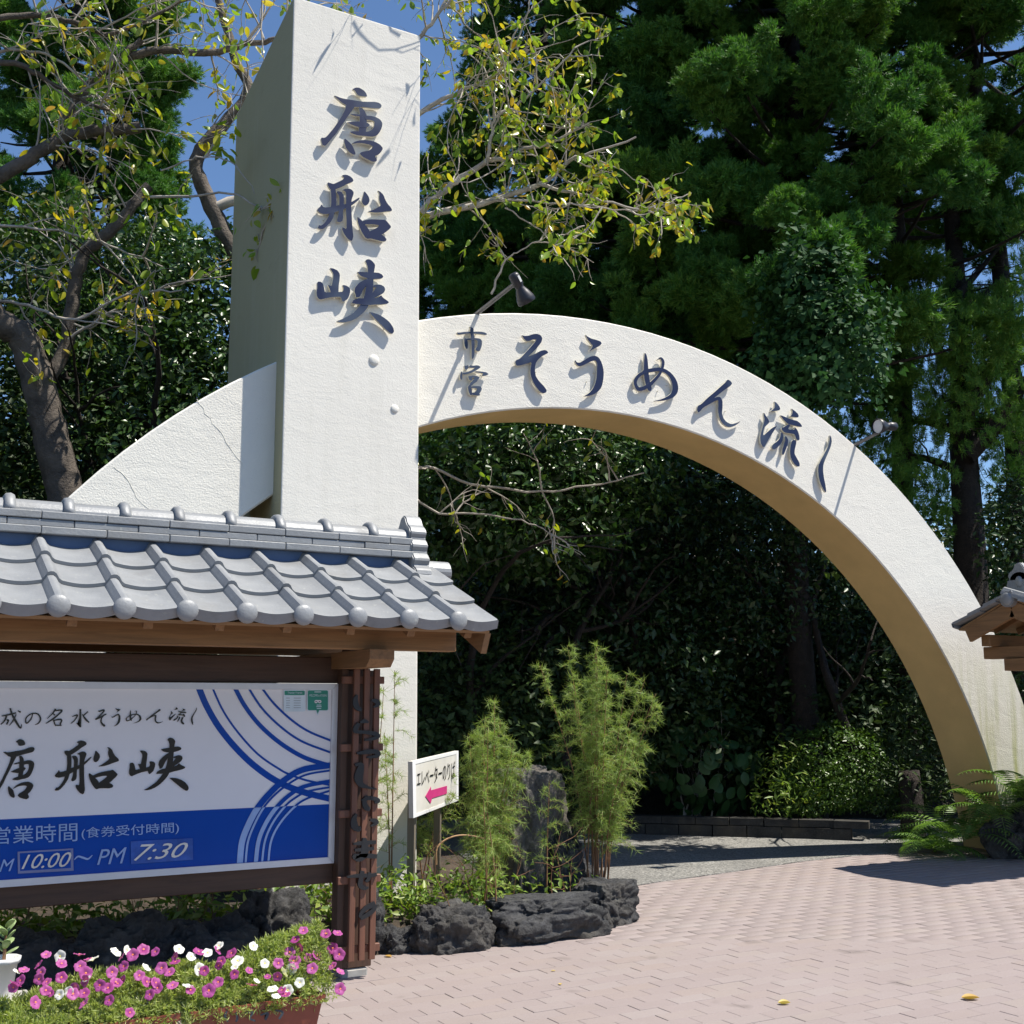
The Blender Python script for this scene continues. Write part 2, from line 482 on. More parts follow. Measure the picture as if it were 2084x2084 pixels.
def ext(t): return 5.76 + 5.90 * math.cos(t), -.5 + 5.526 * math.sin(t)
def inn(t): return 5.80 + 5.103 * math.cos(t), -.7 + 4.878 * math.sin(t)
def arch_piece(name, a0, a1, mats):
    """arch between angles; outer and inner curve meet the ground below z=0"""
    m = MB(); n = 72
    A = [a0 + (a1 - a0) * i / n for i in range(n + 1)]
    def to_in(t):   # inner curve point facing the outer one (same direction from a common centre)
        x, z = ext(t); cx_, cz_ = 5.78, -.6
        w = math.atan2((z - cz_), (x - cx_)); best = w
        for _ in range(30):
            xi, zi = inn(best); d = math.atan2(zi - cz_, xi - cx_) - w; best -= d
        return inn(best)
    b = .012
    E_ = [ext(t) for t in A]; I_ = [to_in(t) for t in A]
    L = len(A)
    def lerp(p, q, k): return (p[0] + (q[0] - p[0]) * k, p[1] + (q[1] - p[1]) * k)
    rows = []
    for e, i in zip(E_, I_):
        th = math.hypot(e[0]-i[0], e[1]-i[1]); k = b / th
        rows.append([(e[0], AF + b, e[1]), (lerp(e,i,k)[0], AF, lerp(e,i,k)[1]), (lerp(i,e,k)[0], AF, lerp(i,e,k)[1]), (i[0], AF + b, i[1]), (i[0], AB, i[1]), (e[0], AB, e[1])])
    vs = [p for r in rows for p in r]; fs = []; ms = []
    for r in range(L - 1):
        for c in range(6):
            d = (c + 1) % 6
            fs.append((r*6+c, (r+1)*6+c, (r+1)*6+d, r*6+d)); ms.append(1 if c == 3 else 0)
    fs += [tuple(reversed(range(6))), tuple((L-1)*6 + c for c in range(6))]; ms += [0, 0]
    m.v, m.f, m.m = vs, fs, ms
    o = m.build(name, mats, gate)
    bm = bmesh.new(); bm.from_mesh(o.data); bmesh.ops.recalc_face_normals(bm, faces=bm.faces[:]); bm.to_mesh(o.data); bm.free()
    return o
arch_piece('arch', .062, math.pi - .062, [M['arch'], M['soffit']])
# repaired cracks across the left limb: thin filler beads
for pts in ([(400,812),(425,852),(455,890),(480,930),(494,945)], [(232,950),(258,975),(280,1012),(300,1035),(312,1043)]):
    P = [on_y(x + R.normal(0, 1.5), y, AF + .001) for x, y in catmull(pts, 4)]
    MB().tube(P, [.0025 + .0015 * R.random() for _ in P], 5).build('crack_filler', plain('grey crack filler', (.70, .67, .58), .9), gate)

# ------------------------------------------------------------------ raised letters
G = {}
G['唐'] = (640, 170, 10.733, [
 [(825,125),(900,85),(980,90),(1080,150),(1130,210),(1155,285),(1080,288),(1000,275),(930,245),(905,190),(870,145)],
 [(425,262),(480,275),(560,310),(660,335),(780,352),(900,372),(1030,395),(1180,400),(1330,398),(1430,430),(1472,485),(1440,540),(1380,548),(1200,530),(1050,515),(900,515),(800,500),(690,470),(600,420),(520,350),(470,310)],
 [(690,420),(880,430),(880,510),(820,590),(760,670),(690,780),(620,880),(560,960),(480,1090),(370,1210),(280,1320),(230,1365),(175,1350),(150,1270),(140,1200),(165,1180),(210,1190),(260,1165),(350,1060),(440,950),(520,830),(590,720),(660,590),(690,490)],
 [(960,520),(1040,535),(1100,600),(1135,690),(1140,790),(1140,850),(1140,960),(1130,1000),(1120,1060),(1100,1120),(960,1080),(970,1000),(985,880),(985,700),(990,620)],
 [(775,672),(860,668),(1000,680),(1060,700),(1010,725),(940,718),(850,705)],
 [(705,850),(800,838),(930,830),(1060,835),(1150,855),(1215,905),(1150,960),(1040,970),(920,945),(820,905),(740,870)],
 [(1100,700),(1230,710),(1340,735),(1440,795),(1482,870),(1470,960),(1425,1060),(1370,1130),(1300,1165),(1200,1165),(1100,1150),(960,1140),(860,1110),(790,1080),(775,1062),(830,1045),(960,1045),(1080,1055),(1180,1050),(1260,1010),(1300,950),(1310,860),(1290,820),(1220,800),(1110,790)],
 [(650,1210),(680,1212),(760,1290),(820,1350),(860,1440),(895,1530),(880,1560),(830,1555),(740,1490),(680,1400),(645,1280)],
 [(800,1320),(900,1265),(1010,1240),(1150,1240),(1320,1275),(1430,1340),(1495,1420),(1450,1500),(1390,1560),(1310,1590),(1360,1660),(1355,1700),(1280,1720),(1150,1660),(1040,1600),(980,1535),(1020,1500),(1180,1470),(1240,1430),(1280,1380),(1200,1340),(1060,1310),(950,1305),(860,1320)]])
G['船'] = (635, 345, 11.365, [
 [(685,150),(720,122),(800,118),(880,155),(935,200),(960,250),(940,285),(820,330),(720,390),(600,440),(530,460),(430,465),(380,400),(352,325),(375,295),(430,315),(500,335),(600,290),(690,245),(735,215),(740,180)],
 [(430,420),(540,440),(560,560),(565,700),(560,850),(520,1000),(490,1120),(420,1230),(320,1330),(240,1385),(150,1370),(130,1340),(170,1280),(200,1300),(260,1270),(350,1150),(400,1040),(435,880),(445,720),(440,560)],
 [(225,800),(255,870),(340,878),(440,865),(560,835),(700,815),(790,795),(900,760),(1000,700),(1100,640),(1095,690),(1000,770),(900,840),(780,900),(640,950),(500,1000),(380,1030),(240,1030),(150,985),(112,935),(150,890),(200,850)],
 [(555,510),(610,498),(680,520),(730,590),(740,700),(730,850),(715,1000),(720,1120),(700,1190),(650,1220),(590,1215),(570,1170),(600,1090),(620,960),(630,800),(630,640),(600,570)],
 [(700,480),(760,448),(850,440),(920,470),(965,530),(950,600),(915,690),(905,850),(915,1050),(925,1250),(940,1420),(955,1540),(930,1640),(890,1655),(820,1600),(740,1490),(695,1390),(700,1335),(740,1350),(790,1385),(800,1240),(790,1100),(780,900),(785,700),(785,560),(770,510)],
 [(1205,500),(1260,560),(1315,640),(1332,720),(1300,800),(1235,840),(1180,815),(1150,750),(1160,670),(1185,590)],
 [(1510,485),(1570,510),(1650,590),(1690,700),(1740,790),(1820,880),(1850,940),(1830,965),(1700,975),(1560,998),(1420,1000),(1280,975),(1400,940),(1500,890),(1600,830),(1560,750),(1545,650),(1560,560)],
 [(1040,1105),(1070,1110),(1160,1190),(1210,1260),(1280,1350),(1330,1425),(1340,1480),(1330,1560),(1250,1605),(1170,1490),(1090,1330),(1050,1200)],
 [(1140,1200),(1280,1160),(1450,1155),(1600,1165),(1690,1165),(1760,1240),(1830,1330),(1780,1390),(1700,1450),(1620,1510),(1540,1520),(1330,1560),(1270,1600),(1240,1540),(1330,1430),(1430,1390),(1540,1320),(1540,1290),(1400,1270),(1260,1275),(1200,1270)],
 [(1250,1540),(1400,1500),(1560,1490),(1620,1520),(1680,1565),(1720,1620),(1700,1665),(1600,1665),(1480,1630),(1350,1600),(1260,1610)]])
G['峡'] = (635, 520, 11.04, [
 [(400,278),(480,290),(580,340),(628,420),(620,540),(600,680),(595,830),(600,900),(440,900),(400,760),(350,650),(440,690),(460,600),(480,480),(475,400),(430,330)],
 [(115,610),(140,585),(200,590),(250,640),(275,740),(290,830),(420,825),(560,820),(690,815),(710,760),(700,710),(680,665),(740,665),(820,700),(860,760),(850,860),(810,970),(740,1020),(690,1045),(670,1000),(650,930),(540,930),(420,940),(300,965),(170,995),(110,920),(100,820),(120,720)],
 [(1190,125),(1230,85),(1290,85),(1360,130),(1420,210),(1405,300),(1390,400),(1380,560),(1375,700),(1360,850),(1330,960),(1290,1080),(1230,1200),(1120,1320),(1000,1410),(880,1470),(740,1505),(620,1500),(545,1475),(640,1445),(780,1380),(900,1310),(1000,1210),(1090,1100),(1150,980),(1190,850),(1215,700),(1235,560),(1250,400),(1255,280),(1230,190)],
 [(1010,370),(1100,368),(1250,375),(1400,380),(1500,390),(1570,425),(1605,480),(1560,520),(1440,530),(1300,525),(1200,500),(1100,465),(1040,410)],
 [(1240,520),(1160,555),(1050,620),(970,710),(945,810),(980,880),(980,940),(1060,945),(1110,850),(1150,760),(1210,690),(1240,620)],
 [(1370,670),(1450,655),(1540,655),(1620,700),(1645,770),(1610,840),(1540,885),(1440,930),(1350,980),(1200,1000),(1150,960),(1220,900),(1330,860),(1390,790),(1450,715),(1380,715)],
 [(880,1075),(930,1000),(1050,960),(1200,965),(1350,960),(1480,950),(1550,890),(1590,950),(1680,1010),(1732,1055),(1680,1090),(1540,1105),(1400,1105),(1280,1120),(1150,1110),(1000,1090)],
 [(1270,1270),(1360,1285),(1490,1325),(1620,1400),(1740,1500),(1820,1620),(1842,1710),(1800,1765),(1740,1740),(1640,1650),(1520,1530),(1400,1410),(1320,1320)]])
G['市'] = (910, 650, 11.36, [
 [(510,165),(560,175),(615,215),(610,290),(620,340),(635,450),(635,600),(635,800),(620,880),(570,930),(565,850),(568,650),(555,450),(540,330),(530,250),(540,200)],
 [(220,300),(280,305),(400,290),(540,285),(700,283),(820,288),(900,315),(930,345),(890,362),(800,345),(680,335),(540,325),(400,335),(280,355),(240,345)],
 [(395,430),(440,440),(475,500),(480,600),(475,670),(450,690),(410,640),(392,540)],
 [(430,450),(560,435),(640,430),(760,445),(800,490),(805,580),(785,660),(750,740),(690,735),(640,700),(690,640),(700,560),(700,500),(650,470),(560,480),(450,480)]])
G['営'] = (910, 650, 11.36, [
 [(400,1060),(440,1075),(490,1050),(500,1100),(480,1150),(420,1170),(400,1110)],
 [(500,1080),(540,1055),(600,1075),(700,1058),(785,1098),(720,1150),(640,1200),(500,1260),(370,1280),(350,1240),(480,1210),(600,1160),(650,1110),(590,1120),(520,1120)],
 [(335,1190),(355,1240),(350,1350),(330,1410),(295,1360),(300,1280)],
 [(640,1195),(780,1205),(900,1220),(965,1268),(900,1300),(790,1312),(830,1270),(820,1245),(660,1225)],
 [(480,1310),(560,1310),(690,1305),(750,1340),(710,1390),(690,1440),(620,1480),(560,1540),(520,1530),(520,1480),(600,1400),(640,1345),(570,1345),(580,1420),(510,1410)],
 [(470,1550),(545,1490),(560,1600),(580,1740),(535,1765),(495,1670)],
 [(545,1555),(650,1542),(770,1550),(805,1600),(775,1670),(740,1720),(765,1752),(720,1768),(560,1745),(570,1695),(640,1690),(690,1620),(660,1590),(560,1590)]])
G['そ'] = (1040, 670, 9.66, [
 [(215,110),(265,135),(350,125),(440,95),(510,88),(580,115),(618,175),(600,250),(550,320),(480,400),(400,480),(330,545),(400,520),(500,470),(580,425),(660,405),(710,425),(735,465),(690,490),(610,530),(540,590),(490,660),(470,750),(475,850),(490,930),(560,1030),(640,1110),(705,1200),(690,1245),(630,1262),(570,1230),(490,1130),(430,1030),(385,900),(380,790),(410,640),(300,680),(180,715),(110,720),(80,660),(95,610),(170,580),(250,500),(340,400),(420,310),(490,230),(500,195),(430,200),(350,235),(290,225),(240,170)]])
G['う'] = (1040, 670, 9.66, [
 [(1460,100),(1500,140),(1580,185),(1700,215),(1770,245),(1782,285),(1740,330),(1660,370),(1520,440),(1590,370),(1610,320),(1560,270),(1500,190)],
 [(1270,605),(1290,650),(1350,660),(1430,610),(1500,570),(1580,530),(1660,520),(1730,560),(1780,650),(1815,770),(1825,880),(1810,1020),(1780,1140),(1720,1220),(1640,1275),(1540,1310),(1420,1320),(1530,1260),(1610,1170),(1660,1060),(1685,930),(1690,790),(1695,680),(1660,610),(1590,625),(1500,670),(1400,720),(1330,730),(1280,690),(1255,630)]])
G['め'] = (1270, 710, 8.05, [
 [(343,55),(375,110),(390,210),(400,340),(410,450),(430,560),(455,640),(440,690),(400,690),(370,620),(340,520),(325,400),(325,250),(335,120)],
 ribbon([(540,185,8),(600,150,30),(640,210,45),(630,300,45),(590,400,45),(520,490,50),(430,580,60)]),
 ribbon([(470,545,50),(430,580,60),(330,640,60),(240,660,60),(190,590,50),(190,510,55),(250,430,55),(350,370,60)]),
 ribbon([(300,395,50),(350,370,60),(480,345,60),(600,340,60),(700,380,60),(780,460,70),(830,570,90),(835,680,95),(790,760,75),(700,810,50),(600,840,25),(490,855,4)])])
G['ん'] = (1270, 710, 8.05, [
 [(1695,500),(1740,520),(1775,565),(1740,610),(1650,670),(1560,740),(1470,810),(1530,785),(1580,790),(1615,850),(1615,950),(1605,1050),(1625,1130),(1680,1200),(1760,1235),(1840,1215),(1920,1175),(1850,1240),(1770,1280),(1690,1280),(1610,1220),(1560,1130),(1540,1020),(1545,920),(1545,840),(1500,850),(1400,905),(1300,960),(1240,1030),(1210,1045),(1195,990),(1210,930),(1260,910),(1370,800),(1480,710),(1580,620),(1660,550)]])
G['流'] = (1530, 800, 9.2, [
 [(418,155),(470,185),(520,250),(535,300),(510,325),(420,335),(340,345),(390,310),(430,270),(435,210)],
 [(225,360),(260,420),(310,490),(330,550),(290,590),(240,640),(215,700),(215,800),(290,730),(380,650),(480,600),(420,700),(340,820),(280,930),(235,1010),(200,1005),(165,930),(155,820),(185,700),(215,600),(240,500),(225,420)],
 [(735,285),(800,330),(860,385),(882,430),(860,458),(790,450),(710,440),(750,400),(765,350)],
 [(525,410),(610,440),(720,490),(850,520),(910,570),(948,630),(880,632),(790,605),(690,590),(620,530),(560,460)],
 [(690,580),(720,610),(690,640),(680,680),(800,690),(800,630),(850,690),(885,780),(893,870),(870,890),(830,870),(800,770),(700,755),(610,740),(560,690),(555,645),(590,640),(640,610)],
 [(545,720),(590,770),(585,850),(560,920),(500,1000),(430,1055),(385,1055),(365,1010),(400,950),(480,900),(530,830)],
 [(615,800),(650,820),(680,880),(670,960),(640,1040),(610,1120),(585,1165),(560,1140),(570,1050),(600,960),(620,880)],
 [(750,880),(830,880),(825,960),(800,1050),(795,1140),(840,1220),(890,1310),(893,1370),(850,1380),(790,1330),(730,1230),(710,1120),(720,1000)]])
G['し'] = (1530, 800, 9.2, [
 [(1460,780),(1490,830),(1500,900),(1480,1000),(1430,1120),(1380,1230),(1340,1340),(1335,1450),(1350,1580),(1380,1720),(1395,1830),(1385,1865),(1340,1800),(1290,1700),(1255,1580),(1240,1450),(1250,1350),(1300,1240),(1360,1130),(1420,1020),(1455,900)]])
PINS = {'唐': 3, '船': 2}
STROKES = {}
for ch, (ox, oy, sc, polys) in G.items():
    Y = PF if ch in '唐船峡' else AF
    front = Y - .037
    out = []; m = MB()
    for k, poly in enumerate(polys):
        P = [on_y(ox + x / sc, oy + y / sc, front) for x, y in (chaikin(poly) if len(poly) < 60 else poly)]
        out.append([(p[0], p[2]) for p in P])
        d = .0006 * k
        P = [(p[0], p[1] - d, p[2]) for p in P]
        m.prism(P, (0, .020, 0), 0, 1)
        # fixing pins back to the wall
        xs = np.array(P); c = xs.mean(0); a = xs[np.argmax(xs[:, 0])] * .35 + c * .65; b = xs[np.argmin(xs[:, 2])] * .4 + c * .6
        for q in (a, b):
            m.tube([(q[0], front + .018, q[2]), (q[0], Y + .004, q[2])], .004, 5, 1)
    STROKES[ch] = out
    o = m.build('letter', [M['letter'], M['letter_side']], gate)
    bm = bmesh.new(); bm.from_mesh(o.data); bmesh.ops.recalc_face_normals(bm, faces=bm.faces[:]); bm.to_mesh(o.data); bm.free()

# ------------------------------------------------------------------ spotlights on the arch
M['lampblack'] = plain('black lamp enamel', (.022, .023, .03), .42)
M['lens'] = plain('frosted lamp glass', (.55, .56, .58), .15)
M['steel'] = plain('grey galvanised steel', (.13, .13, .135), .45, .2, 12., metal=.6)
def spot(base, elbow, aim, label):
    t = thing('spotlight', base, label, 'spotlight', 'spotlights on the arch')
    MB().tube([base, elbow], [.019, .017], 8).build('arm', M['steel'], t)
    e, a = Vector(elbow), Vector(aim).normalized()
    b = e - a * .06
    prof = [(a_*.88, r_*.88) for a_, r_ in [(-.02,.0),(-.02,.035),(0,.05),(.10,.052),(.11,.040),(.13,.042),(.17,.062),(.23,.085),(.27,.09),(.28,.082)]]
    def ring(prof, name, mat, par):
        m = MB(); n = 18; u = a.cross(Vector((0,0,1))).normalized(); w = u.cross(a)
        for d, r in prof:
            for j in range(n):
                q = 2*math.pi*j/n; m.v.append(tuple(b + a*d + (u*math.cos(q)+w*math.sin(q))*max(r, 1e-4)))
        for i in range(len(prof)-1):
            for j in range(n):
                k = (j+1) % n; m.f.append((i*n+j, i*n+k, (i+1)*n+k, (i+1)*n+j)); m.m.append(0)
        return m.build(name, mat, par, True)
    h = ring(prof, 'housing', M['lampblack'], t)
    ring([(.231,.0),(.231,.068)], 'lens', M['lens'], h)
    u = a.cross(Vector((0,0,1))).normalized()
    MB().bar(b + u*.0465 + a*.015, b + u*.0465 + a*.07, .003, .022, up=a.cross(u)).build('label_plate', plain('pale sticker', (.6,.6,.58)), h)
    return t
e1 = on_y(1052, 574, 7.72)
spot((4.40, 8.62, 4.86), tuple(e1), (.55, .12, -.72), 'black spotlight on a long arm left above the arch lettering')
e2 = on_x(1812, 868, 8.86)
spot((8.84, 8.60, 4.17), tuple(e2), (-.93, .02, -.10), 'black spotlight with pale lens at the right shoulder of the arch')
# ------------------------------------------------------------------ roofed sign shelters
def tile_mat():
    m, t, b = nodes('silver grey roof tile')
    co = N(t, 'ShaderNodeTexCoord').outputs['Object']; oi = N(t, 'ShaderNodeObjectInfo').outputs['Random']
    f = noise(t, 5., 5., .6, co)
    c = ramp(t, f, [(.3, (.225, .235, .246)), (.7, (.300, .310, .318))])
    c = mixc(t, math_(t, 'MULTIPLY', oi, .55), c, (.205, .212, .220))
    geo = N(t, 'ShaderNodeNewGeometry').outputs['Position']
    d = noise(t, 3.5, 6., .65, geo); d2 = noise(t, 26., 4., .6, geo)
    c = mixc(t, ramp(t, d, [(.52, (0,0,0)), (.72, (.5,.5,.5))]), c, (.16, .155, .145))      # grime
    c = mixc(t, ramp(t, d2, [(.63, (0,0,0)), (.70, (.45,.45,.45))]), c, (.40, .41, .37))     # lichen specks
    t.links.new(c, b.inputs['Base Color'])
    t.links.new(ramp(t, d, [(.3, (.40,.40,.40)), (.75, (.66,.66,.66))]), b.inputs['Roughness'])
    b.inputs['Metallic'].default_value = .15
    bump(t, b, noise(t, 60., 3., .6, co), .0015); return m
M['tile'] = tile_mat()
M['plaster_blue'] = plain('blue grey ridge plaster', (.075, .12, .22), .8)
M['cedar_wood'] = wood('honey cedar beam', (.30, .165, .07), .55, 0)
M['cedar_wood_y'] = wood('honey cedar arm', (.28, .15, .065), .55, 1)
M['dark_wood'] = wood('dark brown stained board', (.075, .037, .022), .5, 0)
M['dark_wood_z'] = wood('dark brown stained post', (.085, .042, .025), .5, 2)
M['slat'] = wood('reddish brown slat', (.19, .08, .048), .5, 2)
M['concrete'] = plain('concrete footing', (.35, .34, .32), .9, .2, 12.)

P_ = .30
def hprof(t):
    return .043 * math.exp(-(abs(t - .125) / .112) ** 3.6) - .015 * math.sin(math.pi * min(1, max(0, (t - .27) / .73))) - .006 * max(0, (.06 - t) / .06)
def tile_mesh(eave=False, L=.345):
    n = 22; th = .021
    m = MB(); T = [-.03 + 1.03 * i / n for i in range(n + 1)]
    v = []
    for y in (0, .012, L):
        for t in T: v.append((t * P_, y, hprof(t) + (0 if y else -.003)))
    k = n + 1
    for y in (0, L):
        for t in T: v.append((t * P_, y, hprof(t) - th))
    f = []
    for i in range(n):
        f += [(i, i+1, k+i+1, k+i), (k+i, k+i+1, 2*k+i+1, 2*k+i), (3*k+i+1, 3*k+i, 4*k+i, 4*k+i+1), (i+1, i, 3*k+i, 3*k+i+1), (2*k+i, 2*k+i+1, 4*k+i+1, 4*k+i)]
    f += [(k, 2*k, 4*k, 3*k, 0), (2*k-1, n, 3*k+n, 4*k+n, 2*k+n)]
    m.add(v, f)
    if eave:   # hanging front lip
        a = [(t * P_, -.012, hprof(t) - .002) for t in T]
        dr = [(t * P_, -.012, -.050 - .022 * math.sin(math.pi * min(1, max(0, (t - .2) / .8)))) for t in T]
        bk = [(x, .008, z) for x, _, z in dr]; a2 = [(x, .008, z - th) for x, _, z in a]
        v = a + dr + bk + a2; f = []
        for i in range(n):
            f += [(i+1, i, k+i, k+i+1)[::-1], (k+i, k+i+1, 2*k+i+1, 2*k+i)[::-1], (2*k+i, 2*k+i+1, 3*k+i+1, 3*k+i)[::-1], (3*k+i, 3*k+i+1, i+1, i)[::-1]]
        m.add(v, f)
    me = bpy.data.meshes.new('roof_tile'); me.from_pydata(m.v, [], m.f)
    bm = bmesh.new(); bm.from_mesh(me); bmesh.ops.recalc_face_normals(bm, faces=bm.faces[:]); bm.to_mesh(me); bm.free()
    me.materials.append(M['tile']); me.polygons.foreach_set('use_smooth', [True] * len(me.polygons))
    me.set_sharp_from_angle(angle=math.radians(38))
    return me
TILE, EAVE = tile_mesh(), tile_mesh(True)
def disc_mesh():
    b = bmesh.new(); bmesh.ops.create_uvsphere(b, u_segments=20, v_segments=12, radius=.055)
    for v in b.verts: v.co.y = v.co.y * (.42 if v.co.y < 0 else .25)
    me = bpy.data.meshes.new('eave_disc'); b.to_mesh(me); b.free(); me.materials.append(M['tile'])
    me.polygons.foreach_set('use_smooth', [True] * len(me.polygons)); return me
DISC = disc_mesh()

def tiled_roof(par, cols, yr, y_eave, z_eave, z_top, ridge_rows, xr0, xr1, gx0, gx1):
    """gabled tile roof, ridge along X at y=yr. cols: x of each tile column"""
    y_top = yr - .09
    run, rise = y_top - y_eave, z_top - z_eave
    ang = math.atan2(rise, run); Ls = math.hypot(run, rise) / ridge_rows
    deck = MB()
    for sgn in (1, -1):
        ya, yb = yr - sgn * (yr - y_eave - .03), yr
        deck.bar(((gx0 + gx1) / 2, ya, z_eave - .062), ((gx0 + gx1) / 2, yb, z_eave - .062 + (yr - y_eave) * math.tan(ang)), gx1 - gx0 - .06, .018)
    roof = deck.build('roof', M['cedar_wood'], par)
    for front in (True, False):
        base = Matrix.Identity(4) if front else Matrix.Translation((cols[0] + cols[-1] + P_, 2 * yr, 0)) @ Matrix.Rotation(math.pi, 4, 'Z')
        for x in cols:
            for r in range(ridge_rows):
                s = r * Ls
                mw = base @ Matrix.Translation((x, y_eave + s * math.cos(ang), z_eave + s * math.sin(ang) + .010)) @ Matrix.Rotation(ang - .072, 4, 'X')
                inst('roof_tile', EAVE if r == 0 else TILE, mw @ Matrix.Rotation(R.normal(0, .004), 4, 'Z'), roof)
            inst('eave_disc', DISC, base @ Matrix.Translation((x + .125 * P_, y_eave - .02, z_eave - .008)), roof)
    # ridge: plaster, three courses of flat tiles, half-round cap with collars
    MB().box((xr0, yr - .10, z_top - .06), (xr1, yr + .10, z_top + .03)).build('ridge_plaster', M['plaster_blue'], roof)
    zc = z_top + .03
    for c, (h, w, lip) in enumerate(((.042, .150, .006), (.040, .128, 0), (.042, .132, 0))):
        z0 = zc + .0015; zc = z0 + h; x = xr0 - (.17 if c % 2 else 0)
        while x < xr1 - .01:
            a, b2 = max(x, xr0), min(x + .34, xr1)
            if b2 - a > .03:
                d = R.normal(0, .0015)
                MB().cbox((a + .0015, yr - w + d, z0), (b2 - .0015, yr + w + d, zc - .0015), .004).build('ridge_tile', M['tile'], roof)
            x += .34
    m = MB(); n = 14
    xs = [xr0, xr1]
    for x in xs:
        for j in range(n + 1):
            q = math.pi * j / n; m.v.append((x, yr - math.cos(q) * .098, zc + math.sin(q) * .072))
    for j in range(n): m.f.append((j, j+1, n+2+j, n+1+j)); m.m.append(0)
    m.f += [tuple(range(n+1)), tuple(range(2*n+1, n, -1))]; m.m += [0, 0]
    m.build('ridge_cap', M['tile'], roof, False)
    return roof, ang, zc, Ls
def collar(x, yr, zc, roof):
    m = MB(); P = []
    for j in range(11):
        q = math.pi * j / 10; P.append((x, yr - math.cos(q) * .106, zc - .012 + math.sin(q) * .092))
    m.tube(P, .024, 8); 
    m.v = [((p[0] - x) * 1.25 + x, p[1], p[2]) for p in m.v]
    return m.build('ridge_collar', M['tile'], roof, True)
def ridge_end(x0, x1, yr, zc, roof, sgn):
    """scalloped end tile and the round end roll below it"""
    z0 = zc - .27
    half = [(.0,zc+.165),(.035,zc+.150),(.065,zc+.10),(.105,zc+.075),(.125,zc+.04),(.105,zc+.005),(.125,zc-.01),(.150,zc-.045),(.130,zc-.085),(.150,zc-.10),(.180,zc-.135),(.160,zc-.175),(.205,zc-.20),(.215,zc-.24),(.17,z0)]
    out = [(d, z) for d, z in half] + [(-d, z) for d, z in half[:0:-1]]
    P = chaikin([(x0, yr + d, z) for d, z in out])
    m = MB().prism(P, (x1 - x0, 0, 0))
    o = m.build('ridge_end_tile', M['tile'], roof)
    b = bmesh.new(); b.from_mesh(o.data); bmesh.ops.recalc_face_normals(b, faces=b.faces[:])
    bmesh.ops.bevel(b, geom=[e for e in b.edges if len(e.link_faces) == 2 and e.calc_face_angle(0) > .9], offset=.008, segments=2, affect='EDGES')
    b.to_mesh(o.data); b.free()
    # raised boss on the outer face
    xo = x1 if sgn > 0 else x0
    bb = bmesh.new(); bmesh.ops.create_uvsphere(bb, u_segments=14, v_segments=8, radius=.05)
    for v in bb.verts: v.co = Vector((xo + v.co.x * .4, yr + v.co.y * .8, zc - .02 + v.co.z * 1.1))
    MB().bm(bb).build('ridge_boss', M['tile'], o, True)
    c = zc - .195
    MB().tube([(x0 if sgn > 0 else x1, yr, c), ((x1 + .20) if sgn > 0 else (x0 - .20), yr, c)], .075, 20).build('ridge_roll', M['tile'], roof, False)
    sx = (x1 + .20) if sgn > 0 else (x0 - .20)
    d = inst('ridge_roll_end', DISC, Matrix.Translation((sx, yr, c)) @ Matrix.Rotation(math.pi / 2 * sgn, 4, 'Z') @ Matrix.Scale(1.14, 4), roof)

# ---- shelter A, on the left
sh = thing('sign_shelter', (1.2, 6.7, 0), 'wooden sign shelter with silver grey tiled roof at the left', 'sign shelter', 'tiled sign shelters')
YR, YE, ZE, ZT = 6.68, 5.735, 2.045, 2.452
cols = [.803 - .039 + .3 * i for i in range(-7, 8)]
X0, X1 = cols[0] - .02, cols[-1] + .3
roof, RA, ZC, LS = tiled_roof(sh, cols, YR, YE, ZE, ZT, 3, X0 + .12, 3.0, X0 + .02, X1 - .01)
for i in range(-6, 8):
    x = .648 + .3 * i
    if X0 + .2 < x < 2.95: collar(x, YR, ZC, roof)
ridge_end(2.985, 3.10, YR, ZC, roof, 1)
ridge_end(X0 + .02, X0 + .12, YR, ZC, roof, -1)
tanA = math.tan(RA)
def rline(y): return ZE - .062 + (min(y, 2*YR - y) - YE - .03) * tanA      # underside of the deck
for x in [X0 + .1 + .357 * i for i in range(13)]:
    for sgn in (1, -1):
        ya = YR - sgn * (YR - YE - .10)
        MB().bar((x, ya, rline(ya) - .040), (x, YR - sgn * .01, rline(YR) - .040), .045, .058).build('rafter', M['cedar_wood_y'], sh)
for sgn in (1, -1):
    for x in (X0 + .06, X1 - .045):
        ya = YR - sgn * (YR - YE - .06)
        MB().bar((x, ya, rline(ya) - .078), (x, YR - sgn * .004, rline(YR) - .078), .036, .125).build('bargeboard', M['cedar_wood_y'], sh)
yk = 6.18
for y, zt in ((yk, rline(yk) - .075), (2*YR - yk, rline(yk) - .075)):
    MB().cbox((X0 + .14, y - .05, 1.885), (3.10, y + .05, max(zt, 1.99)), .005).build('eave_beam', M['cedar_wood'], sh)
MB().cbox((X0 + .14, YR - .05, 2.22), (3.0, YR + .05, 2.33), .005).build('ridge_beam', M['cedar_wood'], sh)
for xp in (2.60, -1.05):
    # cantilever arm with a chamfered nose, carried by the post
    y0, y1 = 6.03, 2 * YR - 6.03
    P = [(xp - .075, y0, 1.95), (xp - .075, y0, 1.83), (xp - .075, y0 + .05, 1.785), (xp - .075, y1 - .05, 1.785), (xp - .075, y1, 1.83), (xp - .075, y1, 1.95)]
    P = [(p[0] - .02, p[1], min(p[2], 1.8835)) for p in P]
    o = MB().prism(P, (.15, 0, 0)).build('bracket_arm', M['cedar_wood_y'], sh)
    MB().cbox((xp + .02, 6.64, -.05), (xp + .14, 6.76, 2.22), .006).build('post', M['dark_wood_z'], sh)
    MB().cbox((xp - .0, 6.60, -.06), (xp + .17, 6.80, .045), .01).build('footing', M['concrete'], sh)
